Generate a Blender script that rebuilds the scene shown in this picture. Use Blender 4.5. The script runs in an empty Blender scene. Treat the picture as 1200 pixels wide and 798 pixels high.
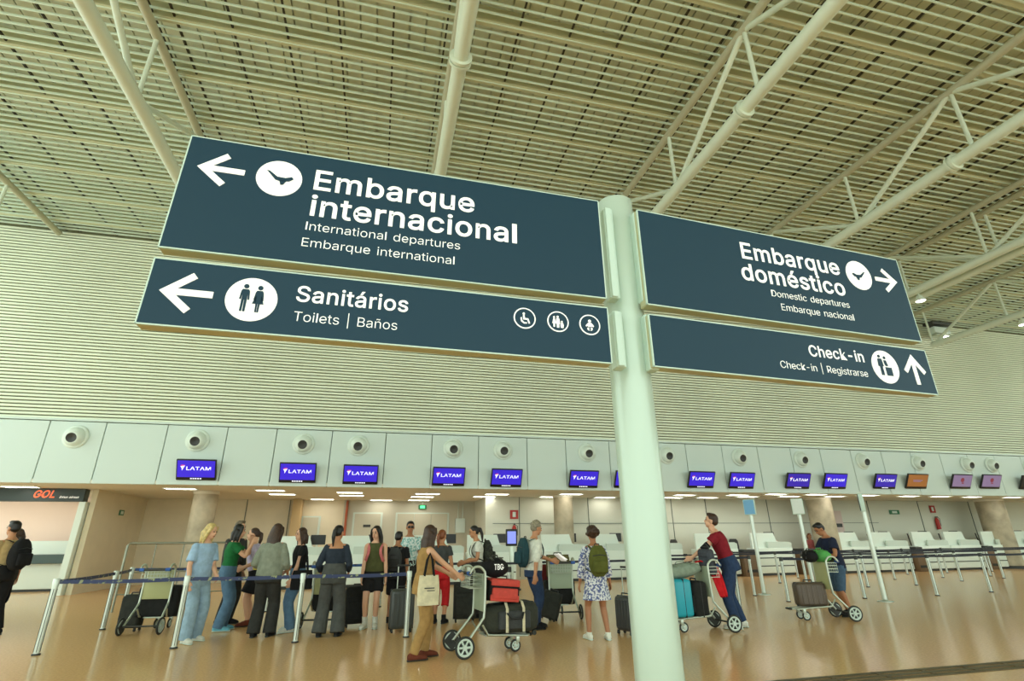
import bpy, bmesh, math, random
from mathutils import Matrix, Vector
random.seed(7)
R = math.radians
PI = math.pi
SC = bpy.context.scene
COL = SC.collection

# ---------------------------------------------------------------- camera, light, exposure
def make_camera():
    f, yaw, pitch, roll = 605.2, R(14.06), R(21.27), R(-0.57)
    cy, sy, cp, sp, cr, sr = math.cos(yaw), math.sin(yaw), math.cos(pitch), math.sin(pitch), math.cos(roll), math.sin(roll)
    fw = Vector((sy*cp, cy*cp, sp)); r0 = Vector((cy, -sy, 0)); u0 = r0.cross(fw)
    ri = cr*r0 + sr*u0; up = -sr*r0 + cr*u0
    cd = bpy.data.cameras.new('camera'); co = bpy.data.objects.new('camera', cd); COL.objects.link(co)
    cd.sensor_width = 36; cd.sensor_fit = 'HORIZONTAL'; cd.lens = f*36/1200; cd.clip_end = 400
    m = Matrix.Identity(4)
    for i in range(3):
        m[i][0] = ri[i]; m[i][1] = up[i]; m[i][2] = -fw[i]
    m[0][3], m[1][3], m[2][3] = 0, 0, 1.38
    co.matrix_world = m
    SC.camera = co
make_camera()
w = bpy.data.worlds.new('daylight'); SC.world = w; w.use_nodes = True
w.node_tree.nodes['Background'].inputs[0].default_value = (0.86, 1.0, 0.905, 1)
w.node_tree.nodes['Background'].inputs[1].default_value = 2.5
SC.view_settings.view_transform = 'Standard'; SC.view_settings.look = 'None'
SC.view_settings.exposure = 0.0; SC.view_settings.gamma = 1.0
SC.view_settings.use_curve_mapping = False

# ---------------------------------------------------------------- materials
def lin(c):
    return tuple(((v/255)/12.92 if v/255 <= .04045 else ((v/255+.055)/1.055)**2.4) for v in c)
def mat(name, rgb, rough=.6, metal=0, noise=0, scale=8, spec=.5, emit=None, estr=1.0, bump=0, bscale=60, rgb2=None):
    m = bpy.data.materials.new(name); m.use_nodes = True
    nt = m.node_tree; b = nt.nodes['Principled BSDF']
    c = lin(rgb)
    b.inputs['Base Color'].default_value = (*c, 1); b.inputs['Roughness'].default_value = rough
    b.inputs['Metallic'].default_value = metal; b.inputs['Specular IOR Level'].default_value = spec
    if noise or rgb2 or bump:
        tc = nt.nodes.new('ShaderNodeTexCoord')
    if noise or rgb2:
        n = nt.nodes.new('ShaderNodeTexNoise'); n.inputs['Scale'].default_value = scale; n.inputs['Detail'].default_value = 5
        r = nt.nodes.new('ShaderNodeValToRGB')
        c2 = lin(rgb2) if rgb2 else tuple(v*(1-noise) for v in c)
        r.color_ramp.elements[0].color = (*c2, 1); r.color_ramp.elements[1].color = (*c, 1)
        r.color_ramp.elements[0].position = .38 if not rgb2 else .47; r.color_ramp.elements[1].position = .62 if not rgb2 else .53
        nt.links.new(tc.outputs['Object'], n.inputs['Vector']); nt.links.new(n.outputs['Fac'], r.inputs['Fac'])
        nt.links.new(r.outputs['Color'], b.inputs['Base Color'])
    if bump:
        n2 = nt.nodes.new('ShaderNodeTexNoise'); n2.inputs['Scale'].default_value = bscale
        bp = nt.nodes.new('ShaderNodeBump'); bp.inputs['Strength'].default_value = bump; bp.inputs['Distance'].default_value = .01
        nt.links.new(tc.outputs['Object'], n2.inputs['Vector']); nt.links.new(n2.outputs['Fac'], bp.inputs['Height'])
        nt.links.new(bp.outputs['Normal'], b.inputs['Normal'])
    if emit:
        b.inputs['Emission Color'].default_value = (*lin(emit), 1); b.inputs['Emission Strength'].default_value = estr
    return m
def fabric(name, rgb, noise=.18): return mat(name, rgb, .85, noise=noise, scale=14, spec=.2, bump=.35, bscale=35)
M = dict(
    floor=mat('polished_granite', (230, 186, 132), .16, noise=.14, scale=34, spec=.12),
    grate=mat('dark_grating', (98, 84, 56), .5, metal=.3),
    fascia=mat('white_aluminium_panel', (212, 226, 220), .42),
    seam=mat('joint_shadow_gap', (96, 108, 100), .8),
    slat=mat('painted_slat', (240, 247, 224), .45, noise=.08, scale=.35),
    slatback=mat('slat_backing', (136, 138, 112), .9),
    cslat=mat('ceiling_slat', (218, 234, 216), .5),
    deck=mat('roof_deck', (220, 226, 202), .75, noise=.18, scale=.6),
    rail=mat('dark_carrier_rail', (58, 54, 38), .7),
    purlin=mat('purlin_paint', (196, 198, 166), .6),
    steel=mat('cream_painted_steel', (216, 226, 208), .4),
    steeltop=mat('shade_tinted_steel', (184, 182, 156), .45),  # truss steel again, with the shade on the top chords put into its colour
    soffit=mat('soffit_plaster', (226, 222, 206), .7),
    beige=mat('beige_wall', (226, 216, 188), .7, noise=.05, scale=2),
    pale=mat('pale_grey_wall', (206, 208, 192), .6),
    concrete=mat('concrete_column', (186, 176, 150), .55, noise=.3, scale=2.2),
    tan=mat('tan_panel', (200, 172, 124), .6),
    white=mat('white_laminate', (226, 238, 228), .3),
    offwhite=mat('pale_laminate', (206, 220, 210), .35),
    navy=mat('navy_sign_vinyl', (26, 58, 76), .5, spec=.25),
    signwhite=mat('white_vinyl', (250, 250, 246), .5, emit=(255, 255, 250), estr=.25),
    signbody=mat('sign_aluminium', (190, 188, 150), .4),
    signedge=mat('sign_edge_trim', (200, 222, 210), .35),
    pole=mat('pole_paint', (188, 206, 192), .28, metal=.15),
    post=mat('satin_steel', (214, 222, 212), .3, metal=.35),
    black=mat('black_plastic', (26, 27, 27), .4),
    dark=mat('charcoal_plastic', (52, 54, 52), .5),
    rubber=mat('dark_rubber', (44, 46, 42), .7),
    chrome=mat('galvanised_steel', (190, 198, 184), .3, metal=.6),
    railing=mat('brushed_railing', (140, 142, 126), .35, metal=.6),
    trolley=mat('trolley_panel', (176, 178, 128), .5),
    trolley2=mat('trolley_panel_green', (168, 182, 158), .5),
    led=mat('lamp_diffuser', (255, 250, 235), .5, emit=(255, 250, 238), estr=8.5),
    latam=mat('indigo_screen', (50, 36, 190), .2, emit=(58, 40, 205), estr=.72),
    latamd=mat('indigo_screen_dim', (50, 36, 170), .2, emit=(60, 44, 170), estr=.6),
    scrbrown=mat('brown_screen', (140, 92, 50), .2, emit=(150, 98, 52), estr=.6),
    scrlilac=mat('lilac_screen', (130, 112, 150), .2, emit=(140, 120, 160), estr=.45),
    scrtext=mat('screen_white', (235, 235, 250), .4, emit=(235, 235, 255), estr=.8),
    scrred=mat('screen_red', (200, 60, 110), .4, emit=(225, 70, 120), estr=.7),
    scrmark=mat('screen_dark_red', (120, 50, 70), .4, emit=(120, 44, 60), estr=.6),
    orange=mat('orange_letters', (238, 104, 56), .4, emit=(245, 96, 48), estr=.6),
    gfas=mat('booth_header', (44, 58, 56), .4),
    gpink=mat('booth_pink_wall', (236, 214, 200), .6),
    green=mat('exit_green', (40, 120, 80), .4),
    greenlit=mat('exit_green_lit', (70, 220, 140), .4, emit=(90, 240, 160), estr=1.2),
    red=mat('fire_red', (170, 42, 36), .5),
    door=mat('grey_door', (196, 192, 170), .5),
    brownbox=mat('brown_laminate', (112, 88, 62), .5),
    pipe=mat('rust_red_pipe', (170, 84, 46), .5),
    lip=mat('lips', (176, 92, 84), .5),
)
SK = dict(light=mat('skin_light', (224, 172, 140), .5), mid=mat('skin_medium', (196, 138, 100), .5),
          tan=mat('skin_tan', (172, 116, 80), .5), dark=mat('skin_brown', (146, 92, 62), .5))
HR = dict(blonde=mat('hair_blonde', (222, 196, 128), .5, noise=.3, scale=30), black=mat('hair_black', (24, 20, 18), .45, noise=.3, scale=30),
          brown=mat('hair_brown', (66, 42, 28), .5, noise=.35, scale=30), grey=mat('hair_grey', (160, 150, 128), .6, noise=.4, scale=40),
          auburn=mat('hair_auburn', (138, 76, 40), .5, noise=.3, scale=30), greybrown=mat('hair_greybrown', (112, 96, 74), .6, noise=.3, scale=40))

# ---------------------------------------------------------------- mesh helpers
class MB:
    """collects vertices and faces of one mesh"""
    def __init__(s): s.v = []; s.f = []; s.T = Matrix.Identity(4)
    def add(s, vs, fs):
        o = len(s.v)
        s.v += [s.T @ Vector(p) for p in vs]; s.f += [tuple(i+o for i in q) for q in fs]
        return s
    def box(s, c, d, rot=None):
        x, y, z = d[0]/2, d[1]/2, d[2]/2
        vs = [Vector((i*x, j*y, k*z)) for i in (-1, 1) for j in (-1, 1) for k in (-1, 1)]
        if rot is not None: vs = [rot @ p for p in vs]
        vs = [p + Vector(c) for p in vs]
        return s.add(vs, [(0, 1, 3, 2), (4, 6, 7, 5), (0, 4, 5, 1), (2, 3, 7, 6), (0, 2, 6, 4), (1, 5, 7, 3)])
    def rbox(s, c, d, r=.03, seg=3, rot=None):
        bm = bmesh.new(); bmesh.ops.create_cube(bm, size=1)
        for p in bm.verts: p.co = Vector((p.co.x*d[0], p.co.y*d[1], p.co.z*d[2]))
        bmesh.ops.bevel(bm, geom=list(bm.edges)+list(bm.verts), offset=min(r, min(d)*.49), segments=seg, affect='EDGES', profile=.5)
        bm.verts.index_update()
        vs = [p.co.copy() for p in bm.verts]
        if rot is not None: vs = [rot @ p for p in vs]
        fs = [tuple(p.index for p in q.verts) for q in bm.faces]; bm.free()
        return s.add([p+Vector(c) for p in vs], fs)
    def loft(s, rings, caps=True):
        n = len(rings[0]); vs = [p for r in rings for p in r]; fs = []
        for i in range(len(rings)-1):
            for j in range(n):
                k = (j+1) % n
                fs.append((i*n+j, i*n+k, (i+1)*n+k, (i+1)*n+j))
        if caps:
            fs.append(tuple(range(n))[::-1]); fs.append(tuple(range((len(rings)-1)*n, len(rings)*n)))
        return s.add(vs, fs)
    def tube(s, pts, r, n=10, caps=True, up=None, round_ends=False):
        pts = [Vector(p) for p in pts]
        rs = r if isinstance(r, (list, tuple)) else [r]*len(pts)
        if round_ends:
            def ab(q): return q if isinstance(q, tuple) else (q, q)
            for idx, d in ((0, -1), (len(pts)-1, 1)):
                pass
        rings = []; prev = None
        for i, p in enumerate(pts):
            t = (pts[min(i+1, len(pts)-1)]-pts[max(i-1, 0)]).normalized()
            if prev is None:
                u = Vector(up) if up else (Vector((0, 0, 1)) if abs(t.z) < .9 else Vector((1, 0, 0)))
                a = (u - t*u.dot(t)).normalized()
            else:
                a = (prev - t*prev.dot(t)).normalized()
            prev = a; b = t.cross(a)
            ra, rb = rs[i] if isinstance(rs[i], tuple) else (rs[i], rs[i])
            rings.append([p + a*(ra*math.cos(2*PI*j/n)) + b*(rb*math.sin(2*PI*j/n)) for j in range(n)])
        return s.loft(rings, caps)
    def ell(s, c, r, rot=None, nu=14, nv=9):
        rings = []; c = Vector(c); r = (r, r, r) if not isinstance(r, (tuple, list)) else r
        vs = [Vector((0, 0, -r[2]))]; fs = []
        for i in range(1, nv):
            a = -PI/2 + PI*i/nv
            for j in range(nu):
                b = 2*PI*j/nu
                vs.append(Vector((r[0]*math.cos(a)*math.cos(b), r[1]*math.cos(a)*math.sin(b), r[2]*math.sin(a))))
        vs.append(Vector((0, 0, r[2]))); L = len(vs)-1
        for j in range(nu):
            k = (j+1) % nu
            fs.append((0, 1+k, 1+j)); fs.append((L, L-nu+j, L-nu+k))
            for i in range(nv-2):
                o = 1+i*nu; fs.append((o+j, o+k, o+nu+k, o+nu+j))
        if rot is not None: vs = [rot @ p for p in vs]
        return s.add([p+c for p in vs], fs)
    def limb(s, pts, rs, n=12):
        s.tube(pts, rs, n)
        for p, r in zip(pts, rs):
            q = max(r) if isinstance(r, tuple) else r
            if not isinstance(r, tuple): s.ell(p, r*.985)
        return s
    def prism(s, poly, z0, z1, frame=None):
        """polygon in local xy extruded along local z, through frame"""
        F = frame or Matrix.Identity(4); n = len(poly)
        vs = [F @ Vector((x, y, z0)) for x, y in poly] + [F @ Vector((x, y, z1)) for x, y in poly]
        fs = [tuple(range(n))[::-1], tuple(range(n, 2*n))] + [(i, (i+1) % n, n+(i+1) % n, n+i) for i in range(n)]
        return s.add(vs, fs)
    def lathe(s, prof, n=24, frame=None, caps=True):
        F = frame or Matrix.Identity(4)
        rings = [[F @ Vector((r*math.cos(2*PI*j/n), r*math.sin(2*PI*j/n), z)) for j in range(n)] for r, z in prof]
        return s.loft(rings, caps)
    def torus(s, c, R_, r, axis='y', n=24, k=8):
        vs = []; fs = []
        for i in range(n):
            a = 2*PI*i/n
            for j in range(k):
                b = 2*PI*j/k; q = R_ + r*math.cos(b)
                p = {'y': (q*math.cos(a), r*math.sin(b), q*math.sin(a)), 'z': (q*math.cos(a), q*math.sin(a), r*math.sin(b)), 'x': (r*math.sin(b), q*math.cos(a), q*math.sin(a))}[axis]
                vs.append(Vector(p)+Vector(c))
        for i in range(n):
            for j in range(k):
                fs.append((i*k+j, ((i+1) % n)*k+j, ((i+1) % n)*k+(j+1) % k, i*k+(j+1) % k))
        return s.add(vs, fs)
    def build(s, name, m, parent=None, smooth=None, loc=None, rotz=0, bevel=0, remesh=0, sm_iter=2, label=None):
        me = bpy.data.meshes.new(name); me.from_pydata([tuple(p) for p in s.v], [], s.f)
        bm = bmesh.new(); bm.from_mesh(me); bmesh.ops.recalc_face_normals(bm, faces=bm.faces); bm.to_mesh(me); bm.free()
        me.materials.append(m)
        if smooth is not None or remesh:
            for p in me.polygons: p.use_smooth = True
            if not remesh: me.set_sharp_from_angle(angle=R(smooth))
        o = bpy.data.objects.new(name, me); COL.objects.link(o)
        if parent: o.parent = parent
        if loc is not None: o.location = loc
        if rotz: o.rotation_euler.z = rotz
        if bevel:
            b = o.modifiers.new('bevel', 'BEVEL'); b.width = bevel; b.segments = 2; b.limit_method = 'ANGLE'
        if remesh:
            r = o.modifiers.new('remesh', 'REMESH'); r.mode = 'VOXEL'; r.voxel_size = remesh; r.use_smooth_shade = True
            q = o.modifiers.new('smooth', 'SMOOTH'); q.iterations = sm_iter; q.factor = .45
        if label: o['label'] = label
        return o
def tag(o, label=None, cat=None, group=None, kind=None):
    if label: o['label'] = label
    if cat: o['category'] = cat
    if group: o['group'] = group
    if kind: o['kind'] = kind
    return o
def thing(name, label, cat, loc=(0, 0, 0), rotz=0, group=None, mw=None):
    o = bpy.data.objects.new(name, None); COL.objects.link(o); o.empty_display_size = .1
    if mw is not None: o.matrix_world = mw
    else: o.location = loc; o.rotation_euler = (0, 0, rotz)
    return tag(o, label, cat, group)
def struct(name, mb, m, parent=None, **k):
    o = mb.build(name, m, parent, **k)
    if not parent: o['kind'] = 'structure'
    return o
def copy_tree(o, parent=None):
    c = o.copy(); COL.objects.link(c)
    if parent: c.parent = parent
    for ch in list(o.children): copy_tree(ch, c)
    return c
ORD = ['first', 'second', 'third', 'fourth', 'fifth', 'sixth', 'seventh', 'eighth', 'ninth', 'tenth', 'eleventh', 'twelfth', 'thirteenth', 'fourteenth', 'fifteenth', 'sixteenth', 'seventeenth', 'eighteenth', 'nineteenth', 'twentieth', 'twenty-first', 'twenty-second', 'twenty-third', 'twenty-fourth', 'twenty-fifth', 'twenty-sixth', 'twenty-seventh', 'twenty-eighth', 'twenty-ninth', 'thirtieth', 'thirty-first', 'thirty-second']

# lettering: outlines of a plain grotesque alphabet (units of 1/500), set into words once
GLYPHS = {}
for _g in """-,227/168 122 168 94 57 94 57 122;A,240/8 0 101 254 138 254 231 0 198 0 144 151 132 186 116 239 123 239 106 185 95 151 43 0/55 71 55 99 185 99 185 71;B,228/30 0 30 254 121 254 145 252 164 245 180 235 190 221 197 205 199 187 198 172 193 160 187 150 178 143 168 137 157 133 157 131 170 129 182 123 192 114 201 102 207 86 209 68 207 50 200 33 189 20 172 9 151 2 123 0/62 29 122 29 148 31 165 40 175 53 178 68 176 81 171 92 163 102 153 109 140 114 124 115 62 115/62 143 119 143 132 144 144 148 154 155 162 163 166 174 168 186 165 202 156 214 141 223 120 226 62 226;C,255/134 -3 113 -2 93 4 75 12 59 25 46 40 35 58 27 78 22 101 20 127 22 153 27 176 35 197 46 215 59 230 75 242 93 251 113 256 134 258 152 256 170 252 186 245 201 236 214 224 224 209 232 193 236 174 204 174 200 186 195 197 187 206 179 214 169 220 158 224 146 227 134 228 111 225 92 216 75 202 62 182 54 157 52 127 54 97 63 72 75 53 92 38 112 29 134 26 146 27 158 30 169 34 179 40 187 48 195 57 200 68 204 80 236 80 232 62 224 45 214 31 201 19 187 9 170 2 153 -2;D,251/109 0 48 0 48 29 107 29 136 31 159 40 177 55 189 75 197 99 200 128 197 156 190 180 177 200 160 214 138 223 110 226 47 226 47 254 113 254 136 253 157 248 176 239 200 221 217 196 225 175 229 153 231 128 229 102 224 80 217 59 206 42 192 27 175 15 156 7 134 2/62 254 62 0 30 0 30 254;E,209/30 0 30 254 186 254 186 226 62 226 62 143 178 143 178 114 62 114 62 29 188 29 188 0;G,260/134 -3 113 -2 93 4 75 13 59 25 45 40 35 58 27 78 22 102 20 127 22 153 27 176 35 197 45 215 59 230 74 242 92 251 112 256 132 258 152 256 170 252 187 245 202 235 214 222 225 208 232 192 237 174 204 174 199 186 194 197 186 206 178 213 168 220 158 224 146 227 133 228 111 225 92 216 75 202 62 182 54 157 52 127 54 97 63 72 75 53 92 38 112 29 134 26 155 29 172 36 187 47 198 62 205 80 207 101 217 100 141 100 141 128 239 128 239 100 236 71 225 45 209 25 188 9 163 0;I,150/16 0 16 29 59 29 59 226 16 226 16 254 135 254 135 226 91 226 91 29 135 29 135 0;L,196/30 0 30 254 62 254 62 29 181 29 181 0;M,314/30 0 30 254 76 254 139 94 144 79 150 61 156 42 161 24 154 24 159 41 165 61 171 79 176 94 238 254 284 254 284 0 252 0 252 145 252 163 253 184 253 207 253 229 256 229 249 205 241 181 234 161 228 145 171 0 143 0 85 145 80 160 72 181 65 204 56 229 59 229 60 208 60 186 61 164 61 145 61 0;O,267/133 -3 112 -2 93 4 75 12 59 25 46 40 35 58 27 78 22 101 20 127 22 153 27 176 35 197 46 215 59 230 75 242 93 251 112 256 133 258 155 256 174 251 192 242 208 230 221 215 232 197 240 176 245 153 247 127 245 101 240 78 232 58 221 40 208 25 192 12 174 4 155 -2/133 26 155 29 175 38 191 52 204 72 212 97 215 127 212 157 204 182 191 202 175 216 155 225 133 228 112 225 92 216 75 202 63 182 54 157 52 127 54 97 63 72 75 52 92 38 112 29;R,224/30 0 30 254 118 254 145 252 167 244 183 232 195 217 202 198 205 176 202 154 195 136 183 120 166 109 145 101 118 99 48 99 48 128 117 128 135 129 149 133 160 141 167 150 171 162 173 176 171 190 167 202 159 212 149 220 134 224 116 226 62 226 62 0/177 0 115 115 151 115 214 0;S,223/112 -4 86 -2 64 5 46 15 32 30 23 48 19 68 52 68 55 55 62 44 71 35 83 29 97 26 112 25 128 26 143 30 155 37 165 46 171 57 173 70 171 81 166 89 158 96 148 102 122 111 92 120 64 130 43 145 30 163 26 186 29 206 37 224 51 238 69 249 90 256 114 258 137 256 158 249 175 238 189 224 197 208 200 189 169 189 163 206 151 219 134 227 112 229 97 228 84 224 73 218 64 209 59 199 58 188 60 176 65 167 74 160 85 154 106 147 132 140 156 132 168 126 179 119 189 110 197 99 202 85 204 69 201 50 193 32 180 17 162 5 139 -2;T,224/16 226 16 254 208 254 208 226 128 226 128 0 96 0 96 226;a,195/80 -4 63 -3 47 2 34 11 24 22 17 37 15 54 17 69 22 80 29 90 39 97 50 102 63 105 89 110 117 113 133 117 138 127 138 128 137 139 133 148 128 156 120 161 110 164 98 165 85 164 75 161 59 150 50 137 20 146 29 161 39 173 52 182 66 188 82 191 97 192 119 190 131 186 143 180 153 172 161 160 167 145 168 126 168 0 138 0 138 26 136 26 126 12 118 6 108 1 95 -3/85 23 101 24 114 29 124 37 132 47 136 57 138 69 138 95 130 91 116 88 100 86 88 84 67 79 58 75 52 70 47 62 46 52 47 43 51 36 57 30 65 26 74 24;b,212/115 -4 99 -3 86 2 76 8 69 16 59 29 56 29 56 0 26 0 26 254 57 254 57 160 59 160 69 173 76 180 86 186 98 191 115 192 137 189 156 180 173 166 185 146 193 122 195 94 193 66 185 42 173 23 157 8 137 -1/110 23 126 26 140 33 150 44 158 58 163 75 164 95 163 114 158 131 150 145 140 156 126 163 110 165 94 163 81 156 70 145 62 131 58 114 56 95 58 75 63 58 70 43 81 32 94 26;c,198/104 -4 79 -1 58 8 41 23 28 43 20 66 17 94 20 122 28 146 41 165 58 180 79 189 104 192 117 191 130 189 142 184 153 178 162 170 170 161 176 150 181 138 151 131 145 145 135 155 121 162 104 165 86 162 73 155 62 144 54 129 50 112 48 94 50 75 54 59 62 44 73 33 86 26 104 23 121 26 135 33 146 44 152 59 181 51 177 39 171 28 163 19 153 11 142 4 130 0 117 -3;d,212/98 -4 75 -1 56 8 40 23 27 42 20 66 17 94 20 122 27 146 40 166 56 180 75 189 98 192 114 191 126 186 136 180 144 173 153 160 155 160 155 254 186 254 186 0 156 0 156 29 153 29 143 16 136 8 126 2 114 -3/102 23 118 26 132 32 142 43 150 58 154 75 156 95 154 114 150 131 142 145 132 156 118 163 102 165 86 163 72 156 62 145 54 131 50 114 48 95 50 75 54 58 62 44 73 33 86 26;e,202/106 -4 80 -1 58 8 41 23 28 42 20 66 17 93 20 121 28 145 40 165 58 180 78 189 103 192 118 191 133 187 147 180 160 170 170 157 179 141 184 121 186 97 186 85 37 85 37 110 169 110 155 101 153 119 149 134 141 147 131 157 118 163 103 165 87 163 73 157 62 147 54 135 50 121 48 105 48 89 50 69 55 53 64 40 76 31 90 25 106 23 117 24 127 26 135 31 143 36 149 44 153 53 182 45 177 32 168 20 156 10 141 2 125 -3;g,213/103 -75 84 -74 67 -70 53 -63 41 -55 32 -45 25 -35 51 -20 61 -33 68 -39 77 -44 89 -48 103 -49 124 -46 141 -38 152 -23 156 -3 156 34 153 34 143 21 136 14 126 8 114 4 97 2 76 5 56 13 40 27 28 45 20 68 17 96 20 123 27 147 40 166 56 180 76 189 98 192 114 191 127 186 137 180 144 173 154 159 157 159 157 190 186 190 186 -4 183 -27 175 -45 162 -59 145 -68 125 -73/102 30 118 32 132 38 142 47 150 61 155 77 156 96 155 115 150 132 142 146 132 156 119 163 102 165 86 163 73 156 62 145 54 131 50 115 48 96 50 78 54 61 62 48 73 38 86 32;h,205/57 113 57 0 26 0 26 254 57 254 57 144 51 144 62 166 76 181 94 189 114 192 132 190 148 184 161 174 170 160 177 142 179 120 179 0 148 0 148 118 145 137 136 152 123 161 105 165 92 163 80 159 71 151 63 141 58 129;i,83/26 0 26 190 57 190 57 0/42 221 34 223 27 227 22 234 21 242 22 249 27 256 34 260 42 262 50 260 57 256 62 249 63 242 62 234 57 227 50 223;k,190/55 68 55 106 60 106 142 190 180 190 92 100 89 100/26 0 26 254 57 254 57 0/147 0 74 93 96 114 186 0;l,95/70 -1 50 2 37 10 29 24 26 42 26 254 57 254 57 49 58 38 60 31 65 27 73 26 80 26 85 27 90 1 81 0;m,305/26 0 26 190 56 190 56 148 54 148 59 162 66 173 75 182 86 188 98 192 110 193 129 190 144 180 154 166 160 147 156 147 161 160 169 172 178 181 190 187 204 192 218 193 234 191 249 186 261 177 270 164 276 148 278 128 278 0 248 0 248 127 245 145 236 156 224 163 209 165 197 164 187 160 179 153 173 145 169 135 168 124 168 0 137 0 137 130 134 144 126 156 115 163 100 165 89 164 79 160 70 154 63 145 58 133 57 119 57 0;n,205/57 113 57 0 26 0 26 190 56 190 56 144 51 144 62 166 76 181 94 189 114 192 132 190 147 184 160 174 170 160 176 142 179 120 179 0 148 0 148 118 145 137 136 152 123 161 105 165 92 163 80 159 71 151 63 141 58 129;o,208/104 -4 79 -1 58 8 41 23 28 43 20 66 17 94 20 122 28 146 41 165 58 180 79 189 104 192 128 189 149 180 167 165 180 146 188 122 191 94 188 66 180 43 167 23 149 8 128 -1/104 23 121 26 135 33 146 44 154 59 158 75 160 94 158 112 154 129 146 144 135 155 121 162 104 165 86 162 73 155 62 144 54 129 50 112 48 94 50 75 54 59 62 44 73 33 86 26;p,212/26 -71 26 190 56 190 56 160 59 160 69 173 76 180 86 186 98 191 115 192 137 189 156 180 173 166 185 146 193 122 195 94 193 66 185 42 173 23 157 8 137 -1 115 -4 99 -3 86 2 76 8 69 16 59 29 57 29 57 -71/110 23 126 26 140 33 150 44 158 58 163 75 164 95 163 114 158 131 150 145 140 156 126 163 110 165 94 163 81 156 70 145 62 131 58 114 56 95 58 75 63 58 70 43 81 32 94 26;q,212/186 -71 155 -71 155 29 153 29 143 16 136 8 126 2 114 -3 98 -4 75 -1 56 8 40 23 27 42 20 66 17 94 20 122 27 146 40 166 56 180 75 189 98 192 114 191 126 186 136 180 144 173 153 160 156 160 156 190 186 190/102 23 118 26 132 32 142 43 150 58 154 75 156 95 154 114 150 131 142 145 132 156 118 163 102 165 86 163 72 156 62 145 54 131 50 114 48 95 50 75 54 58 62 44 73 33 86 26;r,130/26 0 26 190 56 190 56 160 58 160 65 173 76 184 90 190 107 192 115 192 122 192 122 161 115 162 103 163 91 161 80 157 70 151 63 142 58 131 57 118 57 0;s,182/91 -4 72 -3 56 2 42 9 31 19 23 32 18 47 47 53 53 40 62 30 75 25 91 23 108 25 122 31 131 40 134 51 132 60 127 68 118 74 106 78 75 85 52 93 36 104 27 119 23 137 26 152 33 166 43 177 58 185 74 190 94 192 112 191 127 186 140 179 149 170 157 158 162 145 134 139 129 149 121 158 110 164 94 166 78 164 65 158 57 150 54 139 56 129 62 122 72 116 86 111 115 105 137 97 153 86 162 71 166 53 163 37 156 24 145 12 130 3 112 -2;t,114/102 190 102 164 3 164 3 190/32 236 63 236 63 49 64 38 68 31 75 26 85 25 93 26 101 27 107 1 96 -1 84 -2 62 1 46 11 36 26 32 46;u,205/91 -3 73 -1 57 5 44 15 35 29 28 47 26 69 26 190 57 190 57 72 60 52 68 37 82 28 100 25 113 27 125 31 134 38 142 48 146 61 148 76 148 190 179 190 179 0 149 0 149 46 154 46 143 23 129 8 111 0;|,115/71 336 71 -82 44 -82 44 336;á,195/80 -4 63 -3 47 2 34 11 24 22 17 37 15 54 17 69 22 80 29 90 39 97 50 102 63 105 89 110 117 113 133 117 138 127 138 128 137 139 133 148 128 156 120 161 110 164 98 165 85 164 75 161 59 150 50 137 20 146 29 161 39 173 52 182 66 188 82 191 97 192 119 190 131 186 143 180 153 172 161 160 167 145 168 126 168 0 138 0 138 26 136 26 126 12 118 6 108 1 95 -3/85 23 101 24 114 29 124 37 132 47 136 57 138 69 138 95 130 91 116 88 100 86 88 84 67 79 58 75 52 70 47 62 46 52 47 43 51 36 57 30 65 26 74 24/81 214 105 265 139 265 106 214;é,202/106 -4 80 -1 58 8 41 23 28 42 20 66 17 93 20 121 28 145 40 165 58 180 78 189 103 192 118 191 133 187 147 180 160 170 170 157 179 141 184 121 186 97 186 85 37 85 37 110 169 110 155 101 153 119 149 134 141 147 131 157 118 163 103 165 87 163 73 157 62 147 54 135 50 121 48 105 48 89 50 69 55 53 64 40 76 31 90 25 106 23 117 24 127 26 135 31 143 36 149 44 153 53 182 45 177 32 168 20 156 10 141 2 125 -3/88 214 112 265 146 265 114 214;ñ,205/57 113 57 0 26 0 26 190 56 190 56 144 51 144 62 166 76 181 94 189 114 192 132 190 147 184 160 174 170 160 176 142 179 120 179 0 148 0 148 118 145 137 136 152 123 161 105 165 92 163 80 159 71 151 63 141 58 129/125 223 112 225 101 230 91 235 83 237 77 233 74 224 53 224 55 238 60 249 68 257 80 259 93 257 103 252 113 247 122 245 128 248 131 258 152 258 150 244 144 233 136 226""".split(';'):
    _h, *_c = _g.split('/')
    _ch, _adv = _h.rsplit(',', 1)
    GLYPHS[_ch] = (int(_adv)/500, [[(int(q[i])/500, int(q[i+1])/500) for i in range(0, len(q), 2)] for q in (c.split() for c in _c)])
GLYPHS['l'] = (.166, [[(.042, 0), (.042, .508), (.126, .508), (.126, 0)]]); GLYPHS['I'] = (.19, [[(.052, 0), (.052, .508), (.138, .508), (.138, 0)]])
WORDS = {}
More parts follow.
